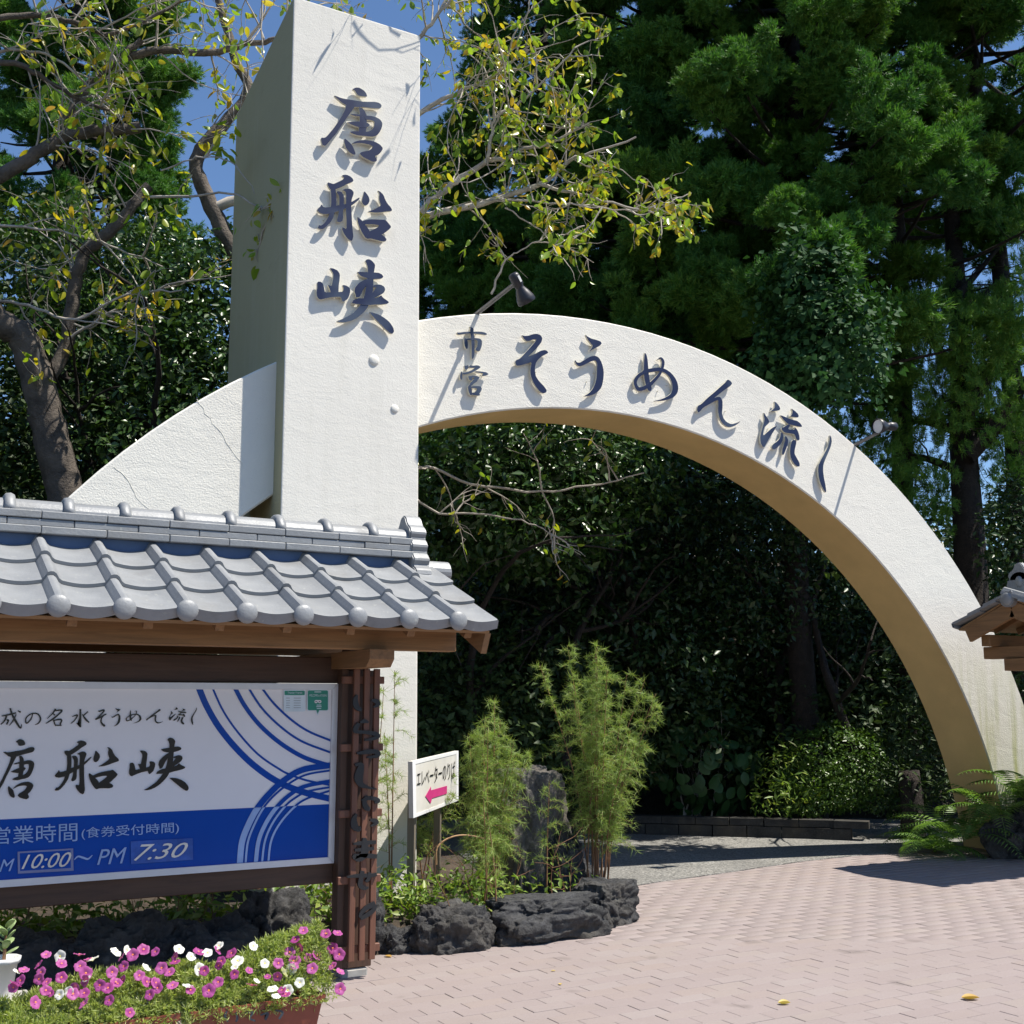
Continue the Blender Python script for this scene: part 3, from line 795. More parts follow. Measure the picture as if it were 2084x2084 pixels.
# rails and the plank wall behind the board
MB().cbox((-1.0, 6.632, 1.702), (2.618, 6.72, 1.858), .005).build('top_rail', M['dark_wood'], sh)
MB().cbox((-1.0, 6.635, .535), (2.618, 6.715, .650), .005).build('bottom_rail', M['dark_wood'], sh)
z = .652
while z < 1.66:
    h = min(.135, 1.70 - z)
    MB().cbox((-1.0, 6.655 + R.normal(0, .002), z + .002), (2.616, 6.69, z + h - .003), .003).build('plank', M['dark_wood'], sh)
    z += .1375
# lattice screen beside the board: cross bars, upright slats, iron characters
for xs_ in (2.60, 2.665, 2.73):
    MB().cbox((xs_, 6.488, .11), (xs_ + .037, 6.512, 1.787), .003).build('slat', M['slat'], sh)
for zb in (1.72, 1.321, .939, .561, .170):
    MB().cbox((2.535, 6.5135, zb - .022), (2.806, 6.540, zb + .022), .003).build('cross_bar', M['slat'], sh)
MB().cbox((2.545, 6.541, .05), (2.585, 6.632, 1.88), .004).build('edge_board', M['dark_wood_z'], sh)
MB().cbox((2.587, 6.600, .05), (2.79, 6.632, 1.78), .004).build('back_board', M['dark_wood_z'], sh)
CH = [   # strokes in px of a tall strip (x, y, width): origin (700, 1360), 3.575 px per px
 [[(98,195,10),(85,225,24),(92,275,30),(118,300,20),(128,290,8)], [(200,232,10),(235,240,26),(250,262,22),(215,285,8)]],
 [[(118,395,10),(150,385,22),(180,395,10)], [(110,400,16),(90,430,26),(85,460,20),(140,465,18),(220,475,22),(250,492,22),(215,512,18),(150,525,8)]],
 [[(95,620,10),(150,612,22),(215,605,24),(250,618,26),(235,640,20),(170,650,8)]],
 [[(82,705,14),(125,700,24),(118,745,40),(108,800,46),(125,845,30),(180,868,14),(240,880,6)]],
 [[(130,965,12),(175,945,22),(225,950,22),(250,965,24),(225,978,12)], [(165,935,18),(150,975,24),(165,1015,30),(190,1025,18)], [(195,930,10),(205,950,12)]],
 [[(92,1060,10),(75,1100,28),(80,1150,38),(110,1175,22),(120,1150,8)], [(190,1105,10),(225,1110,26),(238,1125,20),(195,1150,8)]],
 [[(68,1280,10),(140,1272,22),(235,1265,18)], [(80,1325,12),(150,1318,22),(220,1312,14)], [(150,1235,20),(152,1290,36),(148,1350,40),(110,1385,34),(75,1370,22),(110,1362,16),(180,1365,26),(240,1370,22)]],
 [[(25,1520,10),(110,1510,20),(200,1508,20),(240,1500,18)], [(135,1475,24),(125,1530,24),(120,1580,26),(150,1600,22),(180,1595,8)], [(185,1485,14),(180,1530,20),(160,1555,14)]],
 [[(115,1815,10),(125,1785,18),(165,1745,24),(230,1715,30)], [(235,1720,14),(215,1760,22),(170,1795,24),(120,1820,22)]],
]
for strokes in CH:
    m = MB()
    for k, st in enumerate(strokes):
        m = MB()
        P = [on_y(700 + x / 3.575, 1360 + y / 3.575, 6.472) for x, y in ribbon([(a, b_, w * 1.35) for a, b_, w in st])]
        m.prism([(p[0], p[1] - .0008 * k, p[2]) for p in P], (0, .0145, 0))
        m.build('iron_stroke', M['iron'], sh)

# ------------------------------------------------------------------ the printed board
M['alu'] = plain('white aluminium frame', (.62, .63, .67), .35, .06, 8., metal=.15)
M['print_white'] = plain('glossy white print', (.76, .76, .80), .15, .03, 2., spec=.25)
M['print_blue'] = plain('glossy blue print', (.003, .062, .36), .15, .06, 2., spec=.2)
M['print_black'] = plain('black lettering', (.008, .008, .010), .2)
M['print_pale'] = plain('pale blue lettering', (.28, .42, .72), .2)
M['print_cream'] = plain('white digits', (.72, .70, .66), .25)
M['plate_blue'] = plain('lighter blue label plate', (.030, .105, .42), .12, .25, 14.)
M['tape'] = plain('clear tape with haze', (.18, .22, .42), .2)
M['sticker_green'] = plain('green sticker', (.010, .22, .16), .3)
M['sticker_pale'] = plain('pale sticker', (.60, .70, .78), .3)
BX0, BX1, BZ0, BZ1, BYF = -.97, 2.542, .652, 1.698, 6.615
bd = thing('sign_board', (1.6, 6.63, .65), 'large white and blue framed sign board with black brush lettering', 'sign board')
MB().box((BX0 + .02, BYF, BZ0 + .02), (BX1 - .02, 6.648, BZ1 - .02)).build('panel', M['print_white'], bd)
fw_ = .036
for poly in ([(BX0,BZ0),(BX1,BZ0),(BX1-fw_,BZ0+fw_),(BX0+fw_,BZ0+fw_)], [(BX1,BZ0),(BX1,BZ1),(BX1-fw_,BZ1-fw_),(BX1-fw_,BZ0+fw_)],
             [(BX1,BZ1),(BX0,BZ1),(BX0+fw_,BZ1-fw_),(BX1-fw_,BZ1-fw_)], [(BX0,BZ1),(BX0,BZ0),(BX0+fw_,BZ0+fw_),(BX0+fw_,BZ1-fw_)]):
    cx_, cz_ = np.mean([p[0] for p in poly]), np.mean([p[1] for p in poly])
    MB().prism([(cx_ + (x - cx_) * .9995, BYF - .014, cz_ + (z - cz_) * .9985) for x, z in poly][::-1], (0, .046, 0)).build('frame', M['alu'], bd)
ZS = .991
MB().prism([(BX0+fw_, BYF-.0012, BZ0+fw_), (BX1-fw_, BYF-.0012, BZ0+fw_), (BX1-fw_, BYF-.0012, ZS), (BX0+fw_, BYF-.0012, ZS)], (0,.0010,0)).build('blue_band', M['print_blue'], bd)
XM, ZL, ZH = BX1 - fw_ - .0015, BZ0 + fw_ + .0015, BZ1 - fw_ - .0015
def clip(poly, ax, lim, keep_less):
    out = []
    for i in range(len(poly)):
        a, b = poly[i], poly[(i + 1) % len(poly)]
        ia, ib = ((a[ax] <= lim) == keep_less), ((b[ax] <= lim) == keep_less)
        if ia: out.append(a)
        if ia != ib:
            t = (lim - a[ax]) / (b[ax] - a[ax]); out.append((a[0] + (b[0]-a[0])*t, a[1] + (b[1]-a[1])*t))
    return out
def bpx(ox, oy, sc, pts):
    return [tuple(on_y(ox + x / sc, oy + y / sc, BYF)[[0, 2]]) for x, y in pts]
LAY = [0]
def flat(name, polys, mat, lay=None):
    m = MB()
    for p in polys:
        if len(p) < 3: continue
        LAY[0] += 1; y = BYF - .0016 - .00001 * LAY[0]
        m.prism([(a, y, c) for a, c in p], (0, .0002, 0))
    if m.v:
        o = m.build(name, mat, bd)
        b = bmesh.new(); b.from_mesh(o.data); bmesh.ops.recalc_face_normals(b, faces=b.faces[:]); b.to_mesh(o.data); b.free(); return o
def band(pts, w):
    """ribbon strip as a list of quads so that clipping stays simple"""
    st = ribbon([(x, y, w) for x, y in pts], 8); n = len(st) // 2
    w3 = bpx(380, 1390, 2.952, st)
    return [[w3[i], w3[i+1], w3[2*n-2-i], w3[2*n-1-i]] for i in range(n - 1)]
def trimmed(q):
    q = clip(clip(clip(q, 0, XM, True), 1, ZL, False), 1, ZH, True)
    return q if len(q) > 2 else None
up_arcs = [([(55,-20),(75,35),(120,140),(190,260),(290,385),(410,500),(550,595),(700,655),(880,700)], 38), ([(140,-10),(157,35),(220,170),(310,300),(430,430),(560,520),(620,550),(720,585),(880,617)], 12),
 ([(270,-5),(292,35),(350,140),(440,255),(560,360),(690,440),(800,480),(880,500)], 26), ([(350,-5),(374,35),(450,150),(560,260),(690,350),(880,424)], 13), ([(430,-5),(455,35),(520,120),(620,215),(730,290),(880,352)], 13)]
lo_arcs = [([(316,1110),(330,960),(370,850),(425,750),(500,660),(590,580),(700,520),(880,492)], 36), ([(350,1110),(365,960),(405,850),(460,750),(530,670),(620,600),(720,550),(880,522)], 12),
 ([(411,1100),(430,950),(475,840),(540,745),(620,670),(710,620),(880,587)], 24), ([(448,1100),(468,950),(515,840),(585,745),(650,690),(730,650),(880,622)], 12), ([(486,1100),(505,950),(560,840),(650,740),(730,690),(880,640)], 12)]
for pts, w in up_arcs:
    flat('blue_ring', [q for q in (trimmed(clip(s, 1, ZS, False)) for s in band(pts, w)) if q], M['print_blue'])
for pts, w in lo_arcs:
    qs = band(pts, w)
    flat('blue_ring', [q for q in (trimmed(clip(s, 1, ZS + .001, False)) for s in qs) if q], M['print_blue'])
    flat('pale_ring', [q for q in (trimmed(clip(s, 1, ZS - .001, True)) for s in qs) if q], M['print_pale'])
# brush lettering: the same hand as on the gateway
def put(ch, box, mat):
    S_ = STROKES[ch]; A = np.array([p for s in S_ for p in s]); lo, hi = A.min(0), A.max(0)
    a, b = bpx(*box[:3], [(box[3], box[6]), (box[4], box[5])])
    flat('lettering', [[(a[0] + (x-lo[0])/(hi[0]-lo[0])*(b[0]-a[0]), a[1] + (z-lo[1])/(hi[1]-lo[1])*(b[1]-a[1])) for x, z in s] for s in S_], mat)
for ch, x0, x1, y0, y1 in (('唐',-75,340,62,640), ('船',500,1122,72,590), ('峡',1195,1785,48,570)):
    put(ch, (0, 1490, 4.6, x0, x1, y0, y1), M['print_black'])
for ch, x0, x1, y0, y1 in (('そ',885,1000,62,226), ('う',1035,1132,50,222), ('め',1172,1326,70,196), ('ん',1365,1530,60,196), ('流',1575,1746,42,206), ('し',1782,1840,45,210)):
    put(ch, (0, 1430, 4.6, x0, x1, y0, y1), M['print_black'])
BR = [ [[(15,125,10),(70,115,16),(150,95,14)],[(60,125,18),(40,170,16),(5,205,8)],[(60,160,10),(78,165,14),(60,205,16)],[(95,52,16),(112,110,18),(150,180,22),(190,238,14),(202,200,5)],[(150,110,10),(120,170,14),(85,215,6)],[(165,75,10),(192,90,16)]],
 [[(305,100,8),(290,150,12),(255,190,12),(240,180,14),(245,140,12),(290,105,12),(350,105,14),(378,150,16),(360,190,12),(325,208,4)]],
 [[(520,58,18),(490,100,12),(440,150,6)],[(510,75,10),(578,72,16),(545,110,16),(490,155,16),(428,195,8)],[(490,95,8),(512,118,14)],[(500,160,10),(508,190,14),(520,218,12)],[(500,165,12),(572,158,16),(560,205,14)],[(515,212,12),(575,212,12)]],
 [[(750,60,16),(750,130,20),(748,200,22),(750,228,10),(715,190,5)],[(675,130,8),(722,116,14),(700,160,12),(662,196,7)],[(822,84,12),(775,125,12)],[(768,108,8),(800,155,18),(834,186,10)]] ]
for g_ in BR:
    flat('lettering', [bpx(0, 1430, 4.6, ribbon(s)) for s in g_], M['print_black'])

def text_shape(s, shear=0.):
    cu = bpy.data.curves.new('t', 'FONT'); cu.body = s; cu.resolution_u = 3
    o = bpy.data.objects.new('t', cu); COL.objects.link(o)
    bpy.context.view_layer.update()
    me = bpy.data.meshes.new_from_object(o.evaluated_get(bpy.context.evaluated_depsgraph_get()))
    v = np.array([tuple(p.co) for p in me.vertices])[:, :2]; f = [tuple(p.vertices) for p in me.polygons]
    bpy.data.meshes.remove(me); bpy.data.objects.remove(o); bpy.data.curves.remove(cu)
    v = v - v.min(0); v = v / v.max(0); v[:, 0] += shear * v[:, 1]
    v[:, 0] -= v[:, 0].min(); v[:, 0] /= v[:, 0].max(); return v, f
def text_quad(name, s, quad, mat, parent, plane, out, shear=0., bold=0.):
    """flat lettering stretched over the four picked corners (tl, tr, br, bl) on its board"""
    v, f = text_shape(s, shear); tl, tr, br, bl = [np.array(q, float) for q in quad]
    W = []
    for u, w in v:
        q = (bl * (1-u) + br * u) * (1-w) + (tl * (1-u) + tr * u) * w
        W.append(on_plane(q[0], q[1], *plane) + np.array(out))
    return obj(name, W, f, mat, parent)
BPL = ((0, BYF, 0), np.array([0, -1., 0]))
def zq(ox, oy, sc, *pts): return [(ox + x/sc, oy + y/sc) for x, y in pts]
def btext(s, pts, mat, shear=0., off=.0090):
    text_quad('lettering', s, zq(0, 1660, 2.6, *pts), mat, bd, BPL, (0, -off, 0), shear)
btext('営業時間', [(-45,62),(408,34),(408,134),(-45,152)], M['print_pale'])
btext('(食券受付時間)', [(430,62),(945,32),(945,96),(430,128)], M['print_pale'])
btext('AM', [(-75,238),(76,226),(76,290),(-75,302)], M['print_pale'], .18)
btext('PM', [(512,180),(668,166),(668,250),(512,259)], M['print_pale'], .18)
flat('lettering', [bpx(0, 1660, 2.6, ribbon([(392,232,4),(412,215,9),(440,222,11),(465,228,9),(488,208,4)]))], M['print_pale'])
flat('label_plate', [bpx(0, 1660, 2.6, [(690,135),(1018,118),(1020,232),(692,255)])], M['plate_blue'])
flat('label_plate', [bpx(0, 1660, 2.6, [(92,190),(386,172),(388,290),(94,306)])], M['tape'])
flat('label_plate', [bpx(0, 1660, 2.6, [(104,198),(372,182),(374,276),(106,292)])], M['print_blue'])
btext('10:00', [(112,207),(376,190),(376,268),(112,282)], M['print_cream'], .15, .0120)
btext('7:30', [(705,152),(992,140),(992,216),(705,238)], M['print_cream'], .2, .0120)
def rrect(x0, y0, x1, y1, r=12):
    P = []
    for cx_, cy_, a0 in ((x1-r,y0+r,-90),(x1-r,y1-r,0),(x0+r,y1-r,90),(x0+r,y0+r,180)):
        for k in range(5):
            a = math.radians(a0 + 22.5*k); P.append((cx_ + r*math.cos(a), cy_ + r*math.sin(a)))
    return P
SQ = (560, 1390, 8.4)
flat('sticker', [bpx(*SQ, rrect(138,116,510,488,30))], M['sticker_pale'])
flat('sticker_header', [bpx(*SQ, rrect(152,132,500,208,16))], M['sticker_green'])
flat('sticker', [bpx(*SQ, rrect(540,114,908,480,34)), bpx(*SQ, [(675,470),(765,470),(720,556)])], M['sticker_pale'])
flat('sticker_face', [bpx(*SQ, rrect(550,126,896,466,26)), bpx(*SQ, [(690,455),(752,455),(720,530)])], M['sticker_green'])
def stext(s, x0, y0, x1, y1, mat):
    text_quad('lettering', s, zq(*SQ, (x0,y0),(x1,y0),(x1,y1),(x0,y1)), mat, bd, BPL, (0, -.0130, 0))
stext('Traveler Friendly', 200, 150, 455, 192, M['sticker_pale'])
stext('WELCOME to KYUSHU', 570, 192, 872, 232, M['sticker_pale'])
flat('print_line', [bpx(*SQ, [(665,146),(780,146),(780,160),(665,160)])], M['sticker_pale'])
M['sticker_grey'] = plain('grey small print', (.25, .30, .36), .4)
for y in (258, 302, 342, 382, 422):
    flat('print_line', [bpx(*SQ, [(180,y-5),(245,y-5),(245,y+5),(180,y+5)]), bpx(*SQ, [(310,y-5),(430,y-5),(430,y+5),(310,y+5)])], M['sticker_grey'])
def circ(x, y, r): return [(x + r*math.cos(a), y + r*math.sin(a)) for a in np.linspace(0, 2*math.pi, 17)[:-1]]
flat('emblem', [bpx(*SQ, circ(693,318,28)), bpx(*SQ, circ(755,318,28)), bpx(*SQ, [(680,292),(768,292),(740,312),(706,312)])], M['print_white'])
flat('emblem_eye', [bpx(*SQ, circ(693,318,11)), bpx(*SQ, circ(755,318,11))], M['print_black'])
for y, w in ((377, 40), (405, 44), (436, 38)):
    flat('print_line', [bpx(*SQ, [(742-w,y-6),(742+w,y-6),(742+w,y+6),(742-w,y+6)])], M['sticker_pale'])

# ---- shelter B, at the right edge: mostly its near gable is seen
sh2 = thing('sign_shelter', (10.6, 7.14, 0), 'wooden shelter with grey tiled gable cut off by the right edge', 'sign shelter', 'tiled sign shelters')
YR2, YE2, ZE2, ZT2 = 7.06, 6.42, 2.345, 2.575
cols2 = [9.36 + .3 * i for i in range(8)]
roof2, RA2, ZC2, _ = tiled_roof(sh2, cols2, YR2, YE2, ZE2, ZT2, 3, 9.56, 11.64, 9.39, 11.74)
ridge_end(9.56, 9.66, YR2, ZC2, roof2, -1)
for i in range(6): collar(9.95 + .3 * i, YR2, ZC2, roof2)
t2 = math.tan(RA2)
def rl2(y): return ZE2 - .062 + (min(y, 2*YR2 - y) - YE2 - .03) * t2
for sgn in (1, -1):
    ya = YR2 - sgn * (YR2 - YE2 - .12)
    MB().bar((9.44, ya, rl2(ya) - .09), (9.44, YR2 - sgn * .003, rl2(YR2) - .09), .04, .15).build('bargeboard', M['cedar_wood_y'], sh2)
    for x in (9.85, 10.2, 10.55, 10.9, 11.25):
        MB().bar((x, ya, rl2(ya) - .04), (x, YR2 - sgn * .01, rl2(YR2) - .04), .045, .058).build('rafter', M['cedar_wood_y'], sh2)
    MB().cbox((9.56, YR2 - sgn*.42 - .05, 2.12), (11.6, YR2 - sgn*.42 + .05, 2.23), .005).build('eave_beam', M['cedar_wood'], sh2)
MB().cbox((9.58, YR2 - .06, 2.34), (11.6, YR2 + .06, 2.45), .005).build('ridge_beam', M['cedar_wood'], sh2)
for x in (9.70, 11.4):
    MB().cbox((x, YR2 - .06, -.05), (x + .12, YR2 + .06, 2.34), .006).build('post', M['cedar_wood_y'], sh2)
    MB().cbox((x - .02, YR2 - .55, 2.0), (x + .14, YR2 + .55, 2.118), .006).build('bracket_arm', M['cedar_wood_y'], sh2)
    MB().cbox((x - .05, YR2 - .30, 1.88), (x + .17, YR2 + .30, 1.998), .006).build('bracket_arm', M['cedar_wood_y'], sh2)
MB().cbox((9.83, YR2 - .03, .55), (11.39, YR2 + .03, 1.75), .005).build('board', M['dark_wood'], sh2)

# ------------------------------------------------------------------ small pointing sign on two stakes
ES = np.array([3.40, 7.40, 0.]); ET = np.array([.621, .784, 0.]); EN = np.array([.784, -.621, 0.])
EP = (ES, EN); EO = (820, 1480, 8.05)
M['board_white'] = plain('weathered white board', (.62, .60, .55), .6, .08, 5.)
M['board_tape'] = plain('white border tape', (.78, .78, .78), .5, .05, 9.)
M['pink'] = plain('pink arrow vinyl', (.60, .045, .22), .4, .06, 8.)
M['stake'] = wood('weathered grey stake', (.20, .17, .13), .6, 2)
es = thing('pointing_sign', (3.7, 7.75, .15), 'white framed sign with pink arrow on two stakes beside the feathery plants', 'sign')
def eq(x, y, out=0.): return on_plane(*zq(*EO, (x, y))[0], *EP) + EN * out
cor = [eq(150,562), eq(905,385), eq(905,1200), eq(165,1490)]
cor = [np.array([c[0], c[1], c[2]]) for c in cor]
MB().prism([c for c in cor], -EN * .03).build('board', M['board_white'], es)
def strip(a, b, w, name):
    a, b = np.array(a), np.array(b); ctr = np.mean(cor, 0)
    ia, ib = a + (ctr - a) * w, b + (ctr - b) * w
    MB().prism([p + EN * .003 for p in (a, b, ib, ia)], -EN * .002).build(name, M['board_tape'], es)
for i in range(4): strip(cor[i], cor[(i + 1) % 4], .115 if i % 2 else .115, 'border_tape')
text_quad('lettering', 'エレベーターのりば', zq(*EO, (222,722),(850,548),(850,835),(222,975)), M['print_black'], es, EP, EN * .0045)
arr = [(360,1130),(450,972),(452,1032),(715,958),(712,1088),(470,1162),(447,1250)]
MB().prism([eq(x, y, .0045) for x, y in arr], -EN * .001).build('arrow', M['pink'], es)
for fx in (.12, .66):
    p = cor[3] + (cor[2] - cor[3]) * fx; p = p - EN * .055
    MB().bar((p[0], p[1], .05), (p[0], p[1], cor[0][2] - .05), .052, .05, up=tuple(EN)).build('stake', M['stake'], es)
# ------------------------------------------------------------------ leaf makers (all numpy)
def unit(v): return v / np.maximum(np.linalg.norm(v, axis=-1, keepdims=True), 1e-9)
def leaves(base, axis, nrm, length, width, fold=.18, droop=.0):
    """one folded leaf (4 verts, 2 faces) per base point"""
    n = len(base); axis = unit(axis); side = unit(np.cross(axis, nrm)); nn = np.cross(side, axis)
    L = np.asarray(length).reshape(-1, 1); W = np.asarray(width).reshape(-1, 1)
    tip = base + axis * L - nn * (L * droop)
    mid = base + axis * L * .45
    a = mid + side * W / 2 + nn * W * fold; b = mid - side * W / 2 + nn * W * fold
    v = np.stack([base, a, tip, b], 1).reshape(-1, 3)
    i = np.arange(n)[:, None] * 4
    f = np.concatenate([i + [0, 1, 2], i + [0, 2, 3]], 1).reshape(-1, 3)
    return v, f
def rnd_dir(n, zb=0.):
    v = R.normal(size=(n, 3)); v[:, 2] += zb; return unit(v)
def blob_points(c, r, n, lump=.25, lo=.55, seed=0):
    """points in the outer shell of a lumpy ellipsoid; returns points and outward directions"""
    d = rnd_dir(n)
    k = 1 + lump * (np.sin(d[:, 0]*5+seed) * np.cos(d[:, 1]*6+seed*2) + .6*np.sin(d[:, 2]*9+d[:, 0]*7+seed))
    rad = k * (lo + (1 - lo) * R.random(n) ** .5)
    return np.array(c) + d * np.array(r) * rad[:, None], d
def merge(parts):
    vs, fs, o = [], [], 0
    for v, f in parts:
        vs.append(v); fs.append(f + o); o += len(v)
    return np.vstack(vs), np.vstack(fs)
def foliage(blobs, size, ratio=.5, lump=.25, lo=.5, up=.5, rnd=.9, droop=.1, fold=.15):
    parts = []
    for s, (c, r, n) in enumerate(blobs):
        p, d = blob_points(c, r, n, lump, lo, s * 1.7 + c[0])
        nrm = unit(d * .6 + np.array([0, 0, up]) + R.normal(size=(n, 3)) * .5)
        ax = unit(np.cross(nrm, R.normal(size=(n, 3))) + d * .35 * rnd)
        L = size * (.45 + .95 * R.random(n))
        parts.append(leaves(p, ax, nrm, L, L * ratio, fold, droop))
    return merge(parts)
def grow(start, dirn, length, rad, depth, out, tips, bend=.25, split=(2, 4), droop=.0, seg=6, sub=.6):
    """wandering limb with side limbs; tubes go to out, thin ends to tips"""
    p = np.array(start, float); d = unit(np.array(dirn, float)); P = [p.copy()]
    for k in range(seg):
        d = unit(d + R.normal(size=3) * bend * .5 + np.array([0, 0, -droop])); p = p + d * length / seg; P.append(p.copy())
    rr = np.linspace(rad, rad * .38 if depth else rad * .3, len(P))
    out.append((P, rr))
    if depth == 0:
        tips.append(P); return
    for k in range(R.integers(*split) + 1):
        i = R.integers(max(1, seg // 3), seg + 1)
        q = P[min(i, seg)]; nd = unit(d + R.normal(size=3) * .75)
        grow(q, nd, length * sub * (.7 + .5 * R.random()), max(rad * .45, .0022), depth - 1, out, tips, bend, split, droop, seg, sub)
def tubes(out, name, mat, parent, n=5, smooth=True):
    m = MB()
    for P, rr in out: m.tube(P, list(rr), n if rr[0] > .012 else 4, caps=False)
    return m.build(name, mat, parent, smooth)

M['bark'] = plain('grey cherry bark', (.115, .095, .078), .85, .5, 7., 35., .02)
M['bark_pale'] = plain('pale twig bark', (.40, .36, .31), .8, .35, 6.)
M['bark_cedar'] = plain('dark cedar bark', (.026, .019, .015), .9, .5, 8., 30., .03)
def cedar_mat():
    m = leafm('cedar needles', [(.074,.195,.037), (.105,.238,.042), (.054,.155,.035), (.148,.262,.050), (.084,.212,.046)], .6, .28, .3)
    t = m.node_tree; b = t.nodes['Principled BSDF']; src = b.inputs['Base Color'].links[0].from_socket
    oi = N(t, 'ShaderNodeObjectInfo').outputs['Random']
    c = mixc(t, 1., src, ramp(t, oi, [(.0, (.60, .72, .80)), (.5, (.95, 1., .9)), (1., (1.35, 1.15, .9))]), 'MULTIPLY')
    t.links.new(c, b.inputs['Base Color'])
    for n in t.nodes:
        if n.type == 'BSDF_TRANSLUCENT':
            t.links.new(mixc(t, 1., c, (1.2, 1.3, .55), 'MULTIPLY'), n.inputs['Color'])
    return m
M['cedar'] = cedar_mat()
M['camellia'] = leafm('glossy evergreen leaves', [(.042,.095,.020), (.030,.075,.018), (.062,.115,.026), (.022,.060,.016)], .32, .18, .5)
M['evergreen'] = leafm('shade toned evergreen leaves', [(.026,.060,.015), (.020,.048,.013), (.036,.072,.018), (.015,.040,.011)], .38, .12, .4)  # darker than the camellia leaf: shade under the arch put into the colour
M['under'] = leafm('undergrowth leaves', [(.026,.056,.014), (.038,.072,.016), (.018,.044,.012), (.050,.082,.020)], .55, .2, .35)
M['cherry_leaf'] = leafm('turning cherry leaves', [(.20,.33,.03), (.27,.40,.04), (.42,.42,.03), (.16,.28,.03), (.64,.48,.03), (.33,.42,.04), (.24,.36,.035), (.52,.30,.03), (.22,.34,.04), (.18,.30,.035)], .30, .42)
M['fennel'] = leafm('feathery yellow green leaves', [(.22,.33,.075), (.29,.39,.10), (.17,.28,.06), (.36,.43,.14)], .55, .38)
M['stem_red'] = plain('reddish brown stems', (.21, .105, .05), .7, .3, 9.)
M['bedleaf'] = leafm('bright bed leaves', [(.14,.24,.03), (.20,.30,.05), (.10,.19,.03), (.27,.33,.07)], .45, .35)
M['fern'] = leafm('fern fronds', [(.13,.24,.05), (.18,.30,.07), (.10,.20,.045)], .4, .4)
M['ivy'] = leafm('dull ivy leaves', [(.028,.085,.026), (.036,.10,.028), (.022,.070,.022)], .7, .2, .25)

# ------------------------------------------------------------------ cedars
def needles(base, axis, L, W):
    n = len(base); axis = unit(axis); sd = unit(np.cross(axis, R.normal(size=(n, 3))))
    v = np.stack([base + sd * W[:, None] / 2, base - sd * W[:, None] / 2, base + axis * L[:, None]], 1).reshape(-1, 3)
    return v, np.arange(n * 3).reshape(-1, 3)
def cedar_clump(k, n=52):
    parts = []
    for j in range(20):
        d = rnd_dir(1, .55)[0]; c = d * np.array([.46, .46, .34]) * (.55 + .5 * R.random())
        ax0 = unit(d + np.array([0, 0, .30]))
        p = c + ax0 * (R.random(n)[:, None] - .25) * .16 + R.normal(size=(n, 3)) * .028
        ax = unit(ax0 * .75 + R.normal(size=(n, 3)) * .50)
        parts.append(needles(p, ax, .06 + .06 * R.random(n), .012 + .008 * R.random(n)))
    return merge(parts)
CL = [cedar_clump(k) for k in range(3)]
def bough_mesh(k):
    """end of a cedar branch, 1.3 m long along +X: a lumpy cushion of small upturned brushes"""
    parts = []; lob = [(np.array([.35 + .75 * R.random(), R.normal() * .24, .02 + R.normal() * .15]), .15 + .13 * R.random()) for _ in range(11)]
    for c0, r in lob:
        for j in range(42):
            d = rnd_dir(1, .30)[0]; c = c0 + d * np.array([r, r, r * .75]) * (.30 + .75 * R.random() ** .6)
            n = 32; ax0 = unit(d + np.array([.25, 0, .30]))
            p = c + ax0 * (R.random(n)[:, None] - .45) * .09 + R.normal(size=(n, 3)) * .018
            ax = unit(ax0 * .9 + R.normal(size=(n, 3)) * .45)
            parts.append(needles(p, ax, .045 + .050 * R.random(n), .012 + .008 * R.random(n)))
    v, f = merge(parts)
    me = bpy.data.meshes.new('bough')
    me.vertices.add(len(v)); me.vertices.foreach_set('co', v.astype(np.float32).ravel())
    me.loops.add(len(f) * 3); me.loops.foreach_set('vertex_index', f.astype(np.int32).ravel())
    me.polygons.add(len(f)); me.polygons.foreach_set('loop_start', np.arange(0, len(f) * 3, 3, dtype=np.int32))
    me.update(calc_edges=True); me.materials.append(M['cedar']); return me
BOUGH = [bough_mesh(k) for k in range(7)]
def cedar(px_x, d, label, seed, height=17., zb=2.5, rad=2.3, nb=95, dense=1., side=0.):
    base = at(px_x, 1425, d); bx, by = base[0], base[1]
    g = max(0., float(bank(np.array(bx), np.array(by))))
    t = thing('cedar_tree', (bx, by, g), label, 'tree', 'cedars behind the gateway')
    m = MB(); P = [(bx + .12*math.sin(z*.4+seed), by + .1*math.cos(z*.5+seed), z) for z in np.linspace(g-.2, height, 12)]
    m.tube(P, np.linspace(.19, .04, 12).tolist(), 9)
    toward = -np.array([bx, by, 0]) / math.hypot(bx, by)
    for b in range(nb):
        f = (b + R.random()) / nb; z = zb + (height - zb - .4) * f
        L = rad * (1.02 - f) ** .55 * (.5 + .6 * R.random()) + .35
        a = b * 2.39996 + R.normal(0, .35)
        dx, dy = math.cos(a), math.sin(a)
        P = [np.array([bx, by, z]) + np.array([dx, dy, 0]) * L * s_ + np.array([0, 0, 1]) * (-.16 * L * s_ + .26 * L * s_ ** 2) for s_ in np.linspace(0, 1, 5)]
        m.tube(P, np.linspace(.04, .010, 5).tolist(), 5, caps=False)
        far = dx * toward[0] + dy * toward[1] < -.5
        if far and R.random() < .3: continue
        if project(P[-1])[1] < -500 and R.random() < .5: continue
        k = (.58 + .42 * R.random()) * min(1.1, .45 + L * .40)
        q = P[-1] - np.array([dx, dy, 0]) * .75 * k
        inst('bough', BOUGH[R.integers(0, 7)], Matrix.Translation(tuple(q)) @ Matrix.Rotation(a, 4, 'Z') @ Matrix.Rotation(R.normal(-.06, .22), 4, 'Y') @ Matrix.Rotation(R.normal(0, .3), 4, 'X') @ Matrix.Scale(k, 4), t)
    m.build('trunk', M['bark_cedar'], t, True)
    return t
